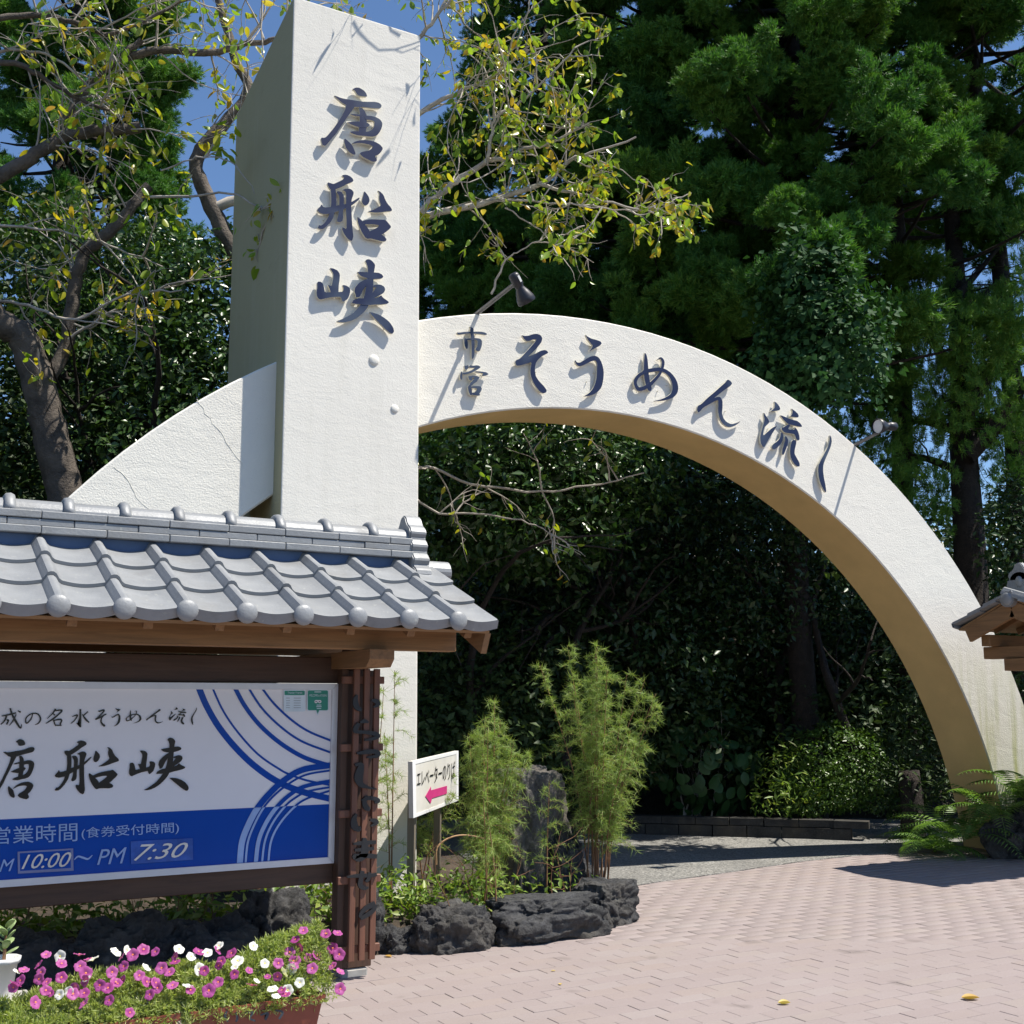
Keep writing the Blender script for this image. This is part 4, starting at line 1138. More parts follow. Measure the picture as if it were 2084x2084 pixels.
cedar(930, 19.5, 'cedar rising behind the white pillar and cherry boughs', 1, 12.0, 3.2, 2.1, 105)
cedar(1100, 18.0, 'cedar behind the yellowing cherry branches right of the pillar', 2, 15., 3.0, 2.1, 145)
cedar(1395, 16.5, 'cedar above the arch lettering with a bare dark upper trunk', 3, 16., 4.4, 2.2, 150)
cedar(1650, 15.5, 'broad bright cedar above the right end of the lettering', 4, 16., 5.7, 2.1, 150)
cedar(1860, 17.0, 'dark cedar near the top right corner', 5, 18., 7.4, 2.1, 115)
cedar(2085, 17.5, 'cedar cut off by the right edge of the view', 6, 18., 9., 2.1, 100)
cedar(185, 19.0, 'cedar showing green behind the left cherry branches', 7, 13.0, 3.0, 1.1, 95)
cedar(60, 17.5, 'cedar at the far left behind the cherry', 8, 15.5, 3.0, 2.0, 120)
cedar(1250, 21.0, 'cedar half hidden between two nearer cedars above the arch', 9, 17., 3.0, 2.2, 115)
# the dead-limbed old trunk low on the right
old = at(1975, 1425, 16.6)
ot = thing('old_cedar', (old[0], old[1], 0), 'old dark cedar trunk with bare spreading limbs at the right', 'tree')
out, tips = [], []
def limb(pts, d, r0, r1):
    P = [at(x, y, d + dd) for (x, y), dd in zip(pts, np.linspace(0, .6, len(pts)))]
    P = catmull(P, 4); out.append((P, np.linspace(r0, r1, len(P)))); return P
limb([(1985,1500),(1975,1150),(1960,900),(1955,700),(1935,420)], 16.6, .25, .11)
for pts, r in (([(1960,840),(2010,760),(2060,690),(2110,620)], .13), ([(1965,930),(2040,850),(2084,780),(2130,740)], .13), ([(1955,760),(1900,700),(1870,640)], .08), ([(1960,880),(1890,860),(1820,855)], .07),
               ([(1950,640),(2000,600),(2050,560)], .06), ([(1950,600),(1985,560),(2060,470)], .06), ([(1955,960),(1870,930),(1790,940)], .06), ([(1990,700),(2060,740),(2090,735)], .05)):
    P = limb(pts, 16.6, r * 1.1, r * .35)
    for k in range(9):
        grow(P[R.integers(2, len(P))], unit(R.normal(size=3) + [0, 0, -.1]), .9, .014, 1, out, tips, .4, droop=.05)
tubes(out, 'trunk', M['bark_cedar'], ot, 8)
parts = []
for P in tips:
    if R.random() < .85:
        v, f = CL[R.integers(0, 3)]; parts.append((v * np.array([.55, .55, .8]) * (.7 + .5 * R.random()) + np.array(P[-1]), f))
v, f = merge(parts); obj('crown', v, f, M['cedar'], ot)

# ------------------------------------------------------------------ evergreen broadleaf mass behind the arch
def bush(name, label, cat, blobs, size, mat, ratio=.5, stems=None, group=None, lump=.25, lo=.5, up=.5, droop=.1):
    c = np.mean([b[0] for b in blobs], 0)
    t = thing(name, (c[0], c[1], 0.), label, cat, group)
    v, f = foliage(blobs, size, ratio, lump, lo, up, .9, droop)
    obj('crown' if stems else 'leaves', v, f, mat, t)
    if stems:
        o2, tp = [], []
        for p, d_, L, r in stems: grow(p, d_, L, r, 2, o2, tp, .3, (2, 4))
        tubes(o2, 'trunk', M['bark_cedar'] if stems[0][3] > .05 else M['bark_pale'], t)
    return t
def B(x, y, d, rx, rz, n, ry=None): return (at(x, y, d), (rx, ry or rx, rz), n)
bush('camellia_tree', 'glossy camellia behind the pillar, its upper leaves sparkling in sun', 'tree',
     [B(1000, 960, 12.6, 1.0, .75, 4200), B(1130, 930, 12.9, 1.0, .7, 4200), B(1240, 960, 13.3, .9, .7, 3200), B(930, 1050, 12.6, .8, .7, 2600), B(1080, 1080, 12.9, 1.1, .6, 3400)],
     .105, M['camellia'], .5, [(at(1000, 1560, 13.1), (.0, .1, 1), 2.3, .07), (at(1150, 1560, 13.4), (.1, .1, 1), 2.4, .07)])
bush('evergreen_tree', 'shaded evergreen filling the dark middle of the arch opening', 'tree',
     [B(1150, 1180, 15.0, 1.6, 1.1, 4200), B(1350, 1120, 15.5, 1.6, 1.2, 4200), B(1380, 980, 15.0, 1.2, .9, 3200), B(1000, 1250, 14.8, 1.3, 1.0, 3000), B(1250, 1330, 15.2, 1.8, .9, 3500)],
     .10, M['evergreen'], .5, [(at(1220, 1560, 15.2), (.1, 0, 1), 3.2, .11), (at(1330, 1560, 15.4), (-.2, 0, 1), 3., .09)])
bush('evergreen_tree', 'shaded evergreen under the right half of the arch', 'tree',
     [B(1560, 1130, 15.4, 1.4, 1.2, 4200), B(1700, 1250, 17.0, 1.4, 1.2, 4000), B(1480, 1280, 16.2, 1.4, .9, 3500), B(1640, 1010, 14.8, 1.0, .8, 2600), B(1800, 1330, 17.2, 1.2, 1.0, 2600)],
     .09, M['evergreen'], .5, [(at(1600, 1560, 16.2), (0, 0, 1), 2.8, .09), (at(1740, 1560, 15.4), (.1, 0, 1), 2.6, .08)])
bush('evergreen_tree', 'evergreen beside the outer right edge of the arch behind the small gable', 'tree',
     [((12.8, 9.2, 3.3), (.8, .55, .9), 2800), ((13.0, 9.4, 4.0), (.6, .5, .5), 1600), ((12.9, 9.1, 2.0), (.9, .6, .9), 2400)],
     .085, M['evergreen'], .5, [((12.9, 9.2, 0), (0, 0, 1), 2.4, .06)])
bush('evergreen_tree', 'dense evergreen left of the pillar with small sparkling leaves', 'tree',
     [B(400, 640, 12.6, 1.0, .9, 4400), B(330, 800, 12.4, 1.1, .9, 4400), B(430, 820, 12.6, .9, .9, 3600), B(230, 720, 12.8, 1.0, .9, 3600), B(300, 560, 13.0, .8, .6, 2200), B(470, 560, 12.8, .5, .55, 1500), B(360, 960, 12.2, 1.3, .8, 3600), B(420, 1150, 12.4, 1.3, 1.0, 3600)],
     .085, M['camellia'], .5, [(at(330, 1500, 12.6), (0, 0, 1), 3.2, .10), (at(430, 1500, 12.8), (0, 0, 1), 3., .09)])
bush('evergreen_tree', 'leafy evergreen behind the cherry trunk at the left edge', 'tree',
     [B(40, 780, 12.6, 1.0, .9, 3000), B(120, 920, 12.4, 1.0, .8, 3000), B(0, 960, 12.2, 1.0, .9, 2600), B(60, 1120, 12.2, 1.3, .9, 2600), B(170, 560, 13.4, 1.1, .9, 2400), B(20, 560, 13.2, 1.0, .9, 2200)],
     .09, M['under'], .5, [(at(60, 1500, 12.6), (0, 0, 1), 3.2, .09)])
bush('evergreen_tree', 'unseen evergreen added left of the cherry to darken the pillar side', 'tree',  # added out of view so the pillar's left flank gets less sky
     [B(-260, 760, 12.5, 1.4, 1.3, 3000), B(-420, 980, 11.5, 1.4, 1.2, 3000), B(-260, 1150, 11.8, 1.5, 1.1, 3000), B(-480, 620, 12.5, 1.5, 1.3, 3000), B(-620, 900, 10.5, 1.4, 1.4, 3000)],
     .11, M['under'], .5, [(at(-300, 1500, 12.), (0, 0, 1), 3.2, .1)])
# low shaded shrubs closing the view under the trees
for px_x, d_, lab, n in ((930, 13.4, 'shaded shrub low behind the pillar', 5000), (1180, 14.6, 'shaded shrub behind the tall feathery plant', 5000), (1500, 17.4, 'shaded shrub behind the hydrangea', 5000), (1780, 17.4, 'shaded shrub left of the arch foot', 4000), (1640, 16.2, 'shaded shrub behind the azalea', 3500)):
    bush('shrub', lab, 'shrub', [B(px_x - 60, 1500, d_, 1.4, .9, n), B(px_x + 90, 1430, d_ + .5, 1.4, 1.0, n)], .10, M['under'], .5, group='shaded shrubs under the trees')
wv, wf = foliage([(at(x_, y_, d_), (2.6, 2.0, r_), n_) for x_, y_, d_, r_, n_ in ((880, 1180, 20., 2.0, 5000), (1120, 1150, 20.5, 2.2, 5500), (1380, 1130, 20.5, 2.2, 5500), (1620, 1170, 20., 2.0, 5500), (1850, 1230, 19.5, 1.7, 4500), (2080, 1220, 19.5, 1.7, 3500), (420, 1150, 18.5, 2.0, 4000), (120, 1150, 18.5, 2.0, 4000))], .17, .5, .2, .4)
tag(obj('woodland', wv, wf, M['evergreen'], kind='stuff'), 'dark woodland mass added far behind the gateway to block sky light', 'woodland')  # leaf mass added to hold back sky light behind the arch
# ivy over a cedar snag above the arch, vine over the arch's right shoulder
bush('ivy_column', 'ivy hanging in a thick mass from the cedar above the arch', 'ivy', [B(1655, 600, 13.0, .55, .80, 3400), B(1690, 710, 12.9, .62, .70, 3200), B(1625, 765, 12.9, .6, .42, 1900)], .085, M['ivy'], .85, lump=.35)
bush('vine', 'sunlit vine spilling over the right shoulder of the arch', 'vine', [((8.95, 9.25, 4.30), (.35, .35, .42), 500), ((9.35, 9.2, 3.75), (.35, .3, .45), 500), ((9.6, 9.25, 3.3), (.3, .3, .3), 300)], .10, leafm('pale vine leaves', [(.13,.22,.05), (.18,.26,.08), (.10,.18,.04)], .35, .3), .7)

# ------------------------------------------------------------------ cherry tree
ct = thing('cherry_tree', tuple(at(120, 1425, 11.2)[:2]) + (0.,), 'pale barked cherry at the left with thin yellowing leaves', 'tree')
out, tips = [], []
def climb(pts, d0, d1, r0, r1, twigs, tl=.75, up=.15, dp=1):
    P = [at(x, y, d) for (x, y), d in zip(pts, np.linspace(d0, d1, len(pts)))]
    P = catmull(P, 5); P = [p + R.normal(size=3) * .008 for p in P]
    out.append((P, np.linspace(r0, r1, len(P))))
    for k in range(twigs):
        i = R.integers(len(P) // 5, len(P)); 
        dd = unit(np.array(P[min(i+1, len(P)-1)]) - np.array(P[max(i-1, 0)]))
        grow(P[i], unit(dd * .7 + R.normal(size=3) * .75 + [0, 0, up]), tl * (.6 + .7 * R.random()), .011, dp, out, tips, .30, (2, 4), .02)
    return P
climb([(170,1500),(150,1200),(132,1010),(98,870),(72,760),(45,690),(-20,640),(-70,560),(-85,430),(-75,260),(-62,130),(-45,40),(-20,-60)], 11.2, 10.5, .19, .05, 4)
climb([(95,775),(135,700),(150,600),(165,530),(200,490),(250,445),(302,378)], 11.1, 10.9, .068, .050, 11)
climb([(-84,415),(0,358),(60,322),(130,280),(200,266),(283,262)], 10.85, 10.5, .066, .052, 9)
climb([(125,278),(150,215),(190,165),(235,125),(287,82)], 10.8, 10.6, .045, .030, 8)
climb([(-62,132),(30,128),(90,160),(160,200),(225,225)], 10.65, 10.4, .03, .014, 7)
climb([(235,125),(320,103),(430,108),(500,90),(560,80),(620,60)], 10.7, 10.2, .042, .018, 14, .8)
climb([(-45,45),(60,30),(150,45),(230,70),(330,20),(420,-20)], 10.5, 10.2, .030, .012, 14, .8)
climb([(-22,-50),(100,-40),(260,-60),(420,-40),(560,-30)], 10.4, 9.8, .045, .015, 16, .8)
climb([(-40,610),(60,620),(150,650),(260,600),(370,590)], 11.0, 10.2, .018, .008, 6, .55)
climb([(140,690),(220,640),(340,580),(470,560)], 10.9, 10.6, .016, .006, 6, .5)
climb([(310,400),(390,400),(480,398),(540,430),(555,440)], 10.2, 8.9, .014, .004, 3, .3)
climb([(330,345),(400,320),(470,330),(520,390)], 10.0, 8.8, .010, .003, 2, .3)
climb([(-60,120),(40,100),(130,130),(230,230)], 10.6, 10.4, .018, .008, 6, .6)
climb([(-85,450),(120,470),(220,500),(330,540)], 10.9, 10.4, .015, .006, 7, .6)
BARK_OUT = list(out)
tubes([o for o in out if o[1][0] > .02], 'trunk', M['bark'], ct, 8)
tubes([o for o in out if o[1][0] <= .02], 'twigs', M['bark_pale'], ct, 5).__setitem__('kind', 'stuff')
leaf_pts = []
def leafy(tips, per, spread=.03):
    L = []
    for P in tips:
        for k in range(per):
            i = R.integers(1, len(P)); L.append(np.array(P[i]) + R.normal(size=3) * spread)
    return np.array(L)
def cherry_leaf_mesh():
    n = 6; v = []; 
    for i in range(n + 1):
        s = i / n; w = .5 * math.sin(math.pi * s ** .85) ** .8 * .46
        z = -.10 * s * s
        v += [(-w, s, z + w * .35), (0, s, z), (w, s, z + w * .35)]
    f = []
    for i in range(n):
        a = i * 3; f += [(a, a+1, a+4, a+3), (a+1, a+2, a+5, a+4)]
    me = bpy.data.meshes.new('leaf'); me.from_pydata(v, [], f); me.materials.append(M['cherry_leaf']); 
    me.polygons.foreach_set('use_smooth', [True] * len(me.polygons)); return me, np.array(v), f
CLM, CLV, CLF = cherry_leaf_mesh()
def hang_matrix(p, L):
    d = unit(np.array([R.normal(), R.normal(), -1.1 + R.normal() * .5])); n = unit(np.cross(d, R.normal(size=3))); s = np.cross(d, n)
    return np.array([[s[0]*L, d[0]*L, n[0]*L, p[0]], [s[1]*L, d[1]*L, n[1]*L, p[1]], [s[2]*L, d[2]*L, n[2]*L, p[2]], [0, 0, 0, 1]])
CLT = [(a, b, c) for q in CLF for a, b, c in ((q[0], q[1], q[2]), (q[0], q[2], q[3]))]
def put_leaves(pts, tree, singles, size=.104):
    prj = np.array([project(p) for p in pts])
    vis = (prj[:, 0] > -20) & (prj[:, 0] < 2100) & (prj[:, 1] > -20) & (prj[:, 1] < 2084)
    od = np.argsort(np.where(vis, R.random(len(pts)), 9.))
    keep = set(od[:singles].tolist()); vs, fs = [], []
    for i, p in enumerate(pts):
        mw = hang_matrix(p, size * (.7 + .6 * R.random()))
        if i in keep: inst('leaf', CLM, Matrix(mw.tolist()), tree)
        else:
            fs.append(np.array(CLT) + len(vs) * len(CLV)); vs.append(CLV @ mw[:3, :3].T + mw[:3, 3])
    if vs: obj('leaves', np.vstack(vs), np.vstack(fs), M['cherry_leaf'], tree, kind='stuff')
put_leaves(leafy(tips, 3), ct, 300)
# second cherry, its limbs reaching out right of the pillar
c2 = thing('cherry_tree', tuple(at(700, 1425, 11.8)[:2]) + (0.,), 'cherry behind the pillar, leafy boughs reaching right over the arch', 'tree')
out, tips = [], []
climb([(640,1500),(600,1000),(560,700),(500,560),(430,420),(400,330),(440,270),(505,190),(480,120),(440,-10)], 12.2, 11.6, .12, .04, 7, .7)
climb([(430,424),(520,405),(640,430),(760,450),(854,440),(949,422),(1014,404),(1094,377),(1137,348),(1166,322),(1202,312),(1293,279)], 11.93, 11.4, .058, .010, 17, .8)
climb([(700,460),(800,470),(854,432),(894,395),(938,362),(992,328),(1028,322),(1072,301),(1122,290),(1200,250)], 11.7, 11.3, .05, .010, 15, .75)
climb([(992,328),(1000,280),(1010,240),(1060,210),(1110,160),(1170,100)], 11.4, 11.2, .022, .008, 14, .8)
climb([(1094,377),(1180,395),(1290,425),(1350,418)], 11.4, 11.2, .020, .006, 12, .5)
climb([(1020,405),(1100,410),(1180,420),(1300,430)], 11.3, 11.0, .014, .005, 8, .45)
climb([(780,330),(855,230),(930,190),(1010,150),(1080,90)], 11.6, 11.2, .035, .010, 16, .85)
climb([(780,160),(860,70),(900,20),(960,-40)], 11.4, 11.2, .028, .012, 14, .8)
climb([(1030,420),(1100,470),(1140,500),(1240,490)], 11.3, 11.0, .010, .003, 4, .4)
climb([(820,970),(870,950),(960,985),(1100,1000),(1220,985),(1310,960)], 11.6, 11.2, .018, .006, 7, .5)
climb([(820,985),(880,1040),(960,1045),(1060,1060),(1130,1090)], 11.4, 11.0, .014, .005, 6, .45)
climb([(1000,600),(1030,530),(1060,510),(1130,470)], 11.3, 11.2, .014, .004, 3, .4)
tubes([o for o in out if o[1][0] > .1], 'trunk', M['bark'], c2, 8)
for o_ in [o for o in out if .012 < o[1][0] <= .1]: tubes([o_], 'bough', M['bark_pale'], c2, 7)
tubes([o for o in out if o[1][0] <= .012], 'twigs', M['bark_pale'], c2, 5).__setitem__('kind', 'stuff')
put_leaves(leafy([t for t in tips if project(t[-1])[1] < 560], 5), c2, 300)
P_low = leafy([t for t in tips if project(t[-1])[1] >= 560], 1)
vs, fs = [], []
for p in P_low:
    mw = hang_matrix(p, .09); fs.append(np.array(CLT) + len(vs) * len(CLV)); vs.append(CLV @ mw[:3, :3].T + mw[:3, 3])
obj('leaves', np.vstack(vs), np.vstack(fs), M['cherry_leaf'], c2, kind='stuff')
# a few twigs of the front cherry hang just above the pillar and shade its head
out, tips = [], []
for s0, d0 in (((3.95, 7.85, 8.05), (-.8, .1, -.45)), ((4.05, 7.9, 8.0), (-.15, .1, -.9)), ((3.6, 7.8, 8.2), (.1, .1, -.85)), ((4.2, 7.9, 8.3), (-.1, 0, -.8))):
    grow(s0, d0, .75, .008, 2, out, tips, .35, (1, 3))
out.append(([np.array(p) for p in ((4.4, 8.0, 8.6), (4.05, 7.9, 8.15), (3.6, 7.85, 8.25), (3.0, 8.4, 8.9), (2.2, 9.5, 9.0), (1.4, 10.4, 8.4))], np.linspace(.012, .03, 6)))
tubes(out, 'branch', M['bark'], ct, 5)
lp = leafy(tips, 1)
vs, fs = [], []
for p in lp:
    mw = hang_matrix(p, .11); fs.append(np.array(CLT) + len(vs) * len(CLV)); vs.append(CLV @ mw[:3, :3].T + mw[:3, 3])
obj('leaves', np.vstack(vs), np.vstack(fs), M['cherry_leaf'], ct, kind='stuff')

# ------------------------------------------------------------------ low wall and planting beyond the path
M['kerb'] = stone('dark kerb stone', (.042, .040, .037), .4, 6., .01)
kw = thing('kerb_wall', (9., 11., 0.), 'low dark stone block wall beyond the grey path', 'wall')
line = catmull([(7.2, 12.6), (8.35, 11.75), (9.2, 10.95), (9.95, 10.25), (10.35, 9.75)], 8)
acc = 0.; cur = np.array(line[0])
pts = [np.array(line[0])]
for p in line[1:]:
    p = np.array(p)
    while np.linalg.norm(p - pts[-1]) > .40: pts.append(pts[-1] + unit(p - pts[-1]) * .40)
for row, (z0, z1) in enumerate(((-.03, .135), (.138, .225))):
    for i in range(len(pts) - 1):
        a, b2 = pts[i], pts[i+1]
        if row: a, b2 = a*.5 + b2*.5, b2*1.5 - a*.5
        d = unit(b2 - a); j = R.normal(0, .008)
        nrm = np.array([-d[1], d[0]])
        a3 = a + d*.006 + nrm*j; b3 = b2 - d*.006 + nrm*j
        MB().bar((a3[0], a3[1], (z0+z1)/2), (b3[0], b3[1], (z0+z1)/2), .20, z1 - z0 - .006).build('block', M['kerb'], kw)
def hyd_leaf():
    n = 6; v = []
    for i in range(n + 1):
        s = i / n; w = .36 * math.sin(math.pi * min(1, s * .97 + .02)) ** .6; z = -.12 * s * s
        v += [(-w, s, z - w*.12), (0, s, z + .02), (w, s, z - w*.12)]
    f = []
    for i in range(n):
        a = i*3; f += [(a,a+1,a+4,a+3), (a+1,a+2,a+5,a+4)]
    me = bpy.data.meshes.new('leaf'); me.from_pydata(v, [], f)
    me.materials.append(leafm('hydrangea leaves', [(.040,.105,.030), (.055,.13,.035), (.030,.085,.026)], .5, .25)); me.polygons.foreach_set('use_smooth', [True]*len(me.polygons)); return me
HL = hyd_leaf()
hc = at(1435, 1545, 15.3)
hy = thing('hydrangea', (hc[0], hc[1], .1), 'round leafed hydrangea in shade behind the low wall', 'shrub')
p, d = blob_points(hc, (.80, .75, .68), 330, .10, .75, 3.)
toward = unit(np.array([-.494, -.87, .2]))
for i in range(330):
    if d[i] @ toward < -.25: continue
    nn = unit(d[i]*.8 + np.array([0, 0, .5]) + R.normal(size=3)*.3); ax = unit(np.cross(nn, R.normal(size=3)) + np.array([0,0,-.4])); sd = np.cross(ax, nn); nn = np.cross(sd, ax)
    L = .15 + .05 * R.random(); p_ = p[i]
    inst('leaf', HL, Matrix(((sd[0]*L, ax[0]*L, nn[0]*L, p_[0]), (sd[1]*L, ax[1]*L, nn[1]*L, p_[1]), (sd[2]*L, ax[2]*L, nn[2]*L, p_[2]), (0,0,0,1))), hy)
out, tips = [], []
for k in range(7): grow((hc[0]+R.normal()*.15, hc[1]+R.normal()*.15, .05), unit(R.normal(size=3)*.5+[0,0,1.2]), 1.1, .014, 1, out, tips, .25)
tubes(out, 'stems', M['bark_pale'], hy)
bush('azalea', 'clipped round azalea catching sun behind the low wall', 'shrub', [B(1700, 1560, 15.0, .66, .52, 5200), B(1650, 1600, 14.9, .48, .36, 2000), B(1752, 1590, 15.1, .48, .38, 2000)], .045, leafm('azalea leaves', [(.075,.15,.022), (.10,.18,.028), (.055,.115,.02)], .35, .25), .5, lump=.08, lo=.8)
bush('leafy_shrub', 'small sunlit shrub with narrow leaves left of the azalea', 'shrub', [B(1605, 1570, 14.6, .35, .35, 420), B(1590, 1630, 14.5, .35, .2, 260)], .10, M['bedleaf'], .25, lump=.3)
bush('leafy_shrub', 'broken light shrub behind the arch foot', 'shrub', [B(1860, 1500, 15.2, .5, .5, 1000), B(1830, 1600, 14.9, .5, .35, 800), B(1900, 1590, 15.0, .4, .3, 600)], .09, M['under'], .35)
st = at(1853, 1620, 14.6)
stp = thing('stump', (st[0], st[1], 0.), 'short dark tree stump left of the arch foot', 'stump')
MB().tube(catmull([(st[0], st[1], -.1), (st[0]+.02, st[1], .3), (st[0], st[1]+.01, .78)], 3), [.17, .15, .14, .135, .13, .13, .125], 12).build('trunk', M['bark_cedar'], stp, True)

# ------------------------------------------------------------------ ferns at the arch's right foot
def frond(base, d, L, mb_v, mb_f, w=.16, arch=.9):
    P = []; p = np.array(base, float); dr = unit(np.array(d, float) + [0, 0, arch])
    n = 21
    for k in range(n + 1):
        P.append(p.copy()); dr = unit(dr + np.array([0, 0, -.085])); p = p + dr * L / n
    P = np.array(P); T = unit(np.gradient(P, axis=0)); side = unit(np.cross(T, [0, 0, 1.])); nr = np.cross(side, T)
    s = np.arange(n + 1) / n; wl = w * np.sin(np.pi * np.clip(s * .92 + .08, 0, 1)) ** .8
    for sg in (1, -1):
        ax = unit(side * sg + T * .45 - nr * .15)
        v, f = leaves(P[2:], ax[2:], nr[2:], wl[2:], np.maximum(wl[2:] * .12, .008), .05, .12)
        mb_f.append(f + sum(len(q) for q in mb_v)); mb_v.append(v)
    v, f = leaves(P[:-1], P[1:] - P[:-1], nr[:-1], np.full(n, L/n*1.3), np.full(n, .006), 0.)
    mb_f.append(f + sum(len(q) for q in mb_v)); mb_v.append(v)
def fern(c, n, L, label, lean=(0, 0)):
    t = thing('fern', c, label, 'fern', 'ferns at the arch foot')
    for k in range(n):
        a = k * 2.4 + R.normal(0, .3); vs, fs = [], []
        frond((c[0], c[1], c[2]), (math.cos(a) + lean[0], math.sin(a) + lean[1], 0), L * (.75 + .5 * R.random()), vs, fs, .13 + .06 * R.random(), .8 + 1.3 * R.random())
        obj('frond', np.vstack(vs), np.vstack(fs), M['fern'], t)
    return t
for c_, n_, L_, lab in (((9.95, 8.58, .03), 18, .60, 'low sunlit fern at the edge of the brick paving'), ((10.22, 8.46, .12), 20, .78, 'bushy fern left of the arch foot'), ((10.55, 8.27, .36), 20, .85, 'tall fern spreading up against the arch foot'),
                    ((10.95, 8.18, .52), 18, .80, 'fern in front of the arch foot near the right edge'), ((11.3, 8.10, .56), 14, .75, 'fern at the extreme right edge against the arch'), ((10.75, 9.15, .10), 10, .85, 'dark fern shaded beneath the arch')):
    fern(c_, n_, L_, lab)
# ------------------------------------------------------------------ rocks
M['lava'] = stone('dark lava rock', (.060, .060, .062), .6, 4., .045)
M['granite'] = stone('grey brown standing stone', (.105, .099, .093), .5, 3., .035)
def rock(c, r, label, seed, mat='lava', rot=0., rough=.32, flat_top=None, name='rock'):
    b = bmesh.new(); bmesh.ops.create_icosphere(b, subdivisions=6, radius=1.)
    from mathutils import noise as mn
    for v in b.verts:
        q = v.co.normalized(); s = Vector((seed * 3.1, seed * 1.7, seed))
        q = Vector([math.copysign(abs(x) ** .72, x) for x in q])          # blockier than a ball
        k = 1 + rough * mn.fractal(q * 1.15 + s, 1., 2., 3) + .11 * mn.fractal(q * 4. + s, .9, 2.1, 4) - .14 * abs(mn.noise(q * 2.6 + s)) + .05 * mn.fractal(q * 9 + s, .8, 2.2, 4) - .05 * abs(mn.noise(q * 6.5 + s * 2))
        v.co = Vector((q.x * r[0], q.y * r[1], q.z * r[2])) * k
        if flat_top and v.co.z > flat_top: v.co.z = flat_top + (v.co.z - flat_top) * .25
    Rm = Matrix.Translation(c) @ Matrix.Rotation(rot, 4, 'Z'); b.transform(Rm)
    o = MB().bm(b).build(name, M[mat], None, False)
    o.data.polygons.foreach_set('use_smooth', [True] * len(o.data.polygons))
    return tag(o, label, 'rock', 'rocks edging the planting bed' if mat == 'lava' else None)
rock((4.28, 7.05, .10), (.46, .22, .20), 'long dark boulder at the front of the bed', 1.3, rot=.06, flat_top=.16)
rock((4.88, 7.26, .12), (.27, .20, .21), 'squarish dark boulder at the right front corner of the bed', 2.2, rot=.35, flat_top=.17)
rock((3.54, 7.02, .08), (.25, .17, .20), 'craggy dark boulder in front of the pointing sign', 3.7, rot=-.1)
rock((2.98, 7.25, .10), (.17, .20, .28), 'dark rock just right of the lattice screen', 4.4)
rock((3.17, 7.12, .02), (.13, .12, .13), 'small dark rock between two boulders by the lattice', 5.9)
rock((2.38, 7.22, .12), (.24, .20, .27), 'dark rock left of the shelter post, half in sun', 6.1)
rock((5.15, 8.0, .08), (.22, .2, .26), 'dark rock behind the right feathery plant', 7.5)
for k, (x, y, r) in enumerate(((1.95, 7.12, .30), (1.45, 7.10, .33), (.95, 7.15, .31), (.45, 7.10, .30), (-.1, 7.15, .34))):
    rock((x, y, .07), (r, .20, .25 + .03 * (k % 2)), ['dark rock under the sign board, nearest the post', 'second dark rock from the post under the sign board', 'third dark rock from the post under the sign board', 'fourth dark rock from the post under the sign board', 'dark rock under the board behind the white pot'][k], 8.2 + k)
rock((4.62, 7.92, .36), (.38, .26, .84), 'tall grey brown standing stone among the feathery plants', 14.6, 'granite', rot=.3, rough=.22, flat_top=.66, name='standing_stone')
rock((4.82, 7.72, .15), (.20, .16, .44), 'leaning dark rock at the foot of the standing stone', 15.1, rot=.5)
rock((10.90, 8.05, .05), (.60, .26, .46), 'dark rock in shade below the ferns', 16.4)

# ------------------------------------------------------------------ feathery plants in the bed
def feather(c, stems, label, H, spread, dens=150, lo=-1., hi=1.):
    t = thing('feathery_plant', c, label, 'plant', 'feathery plants in the bed')
    o2 = []; pv = []
    for k in range(stems):
        u_ = lo + (hi - lo) * ((k + R.random()) / stems)
        h = H * (1 - .38 * abs(u_) ** 1.3) * (.80 + .25 * R.random())
        base = np.array(c) + [R.normal() * .06, R.normal() * .05, 0]
        off = np.array([RT[0], RT[1], 0]) * u_ * spread + np.array([R.normal(), R.normal(), 0]) * spread * .28
        topp = base + off + np.array([0, 0, h])
        mid = base + off * .30 + np.array([0, 0, h * .5])
        P = catmull([base, mid, topp], 7); o2.append((P, np.linspace(.0065, .002, len(P))))
        # side sprays, each with thread leaves
        n = int(dens * h)
        for q in range(n // 6):
            f = .26 + .74 * (q + R.random()) / (n // 6); i = min(int(f * (len(P) - 1)), len(P) - 2); fr = f * (len(P) - 1) - i
            p0 = P[i] * (1 - fr) + P[i + 1] * fr
            sl = .26 * (1.10 - f) ** .55 * (.35 + .95 * R.random()) + .03
            dd = unit(np.array([R.normal(), R.normal(), .9]))
            u = np.linspace(.08, 1, 9)[:, None]
            pts = p0 + dd * sl * u + np.array([0, 0, -1.]) * (sl * .62 * u ** 2)
            o2.append(([p0, pts[4], pts[8]], np.array([.0016, .0012, .0007])))
            K = 45; rep_ = np.repeat(pts, 5, 0) + R.normal(size=(K, 3)) * .004
            ax = unit(dd * .55 + R.normal(size=(K, 3)) * .55 + np.array([0, 0, -.05]) - np.array([0, 0, .5]) * np.repeat(u, 5, 0))
            L = .028 + .050 * R.random(K)
            pv.append(needles(rep_, ax, L, np.full(K, .0034)))
    tubes(o2, 'stems', M['stem_red'], t, 4)
    v, f = merge(pv); obj('foliage', v, f, M['fennel'], t)
    return t
def bz(x, y): return float(bed(np.array(x), np.array(y)))
feather((4.09, 7.55, bz(4.09, 7.55)), 15, 'dense feathery plant between the pointing sign and the standing stone', 1.42, .32, 130, -.45, .8)
feather((3.98, 8.45, bz(3.98, 8.45)), 5, 'lower feathery sprays right behind the pointing sign', .95, .22)
feather((5.02, 7.52, bz(5.02, 7.52)), 16, 'tallest feathery plant right of the standing stone', 1.92, .52, 135, -.35, .85)
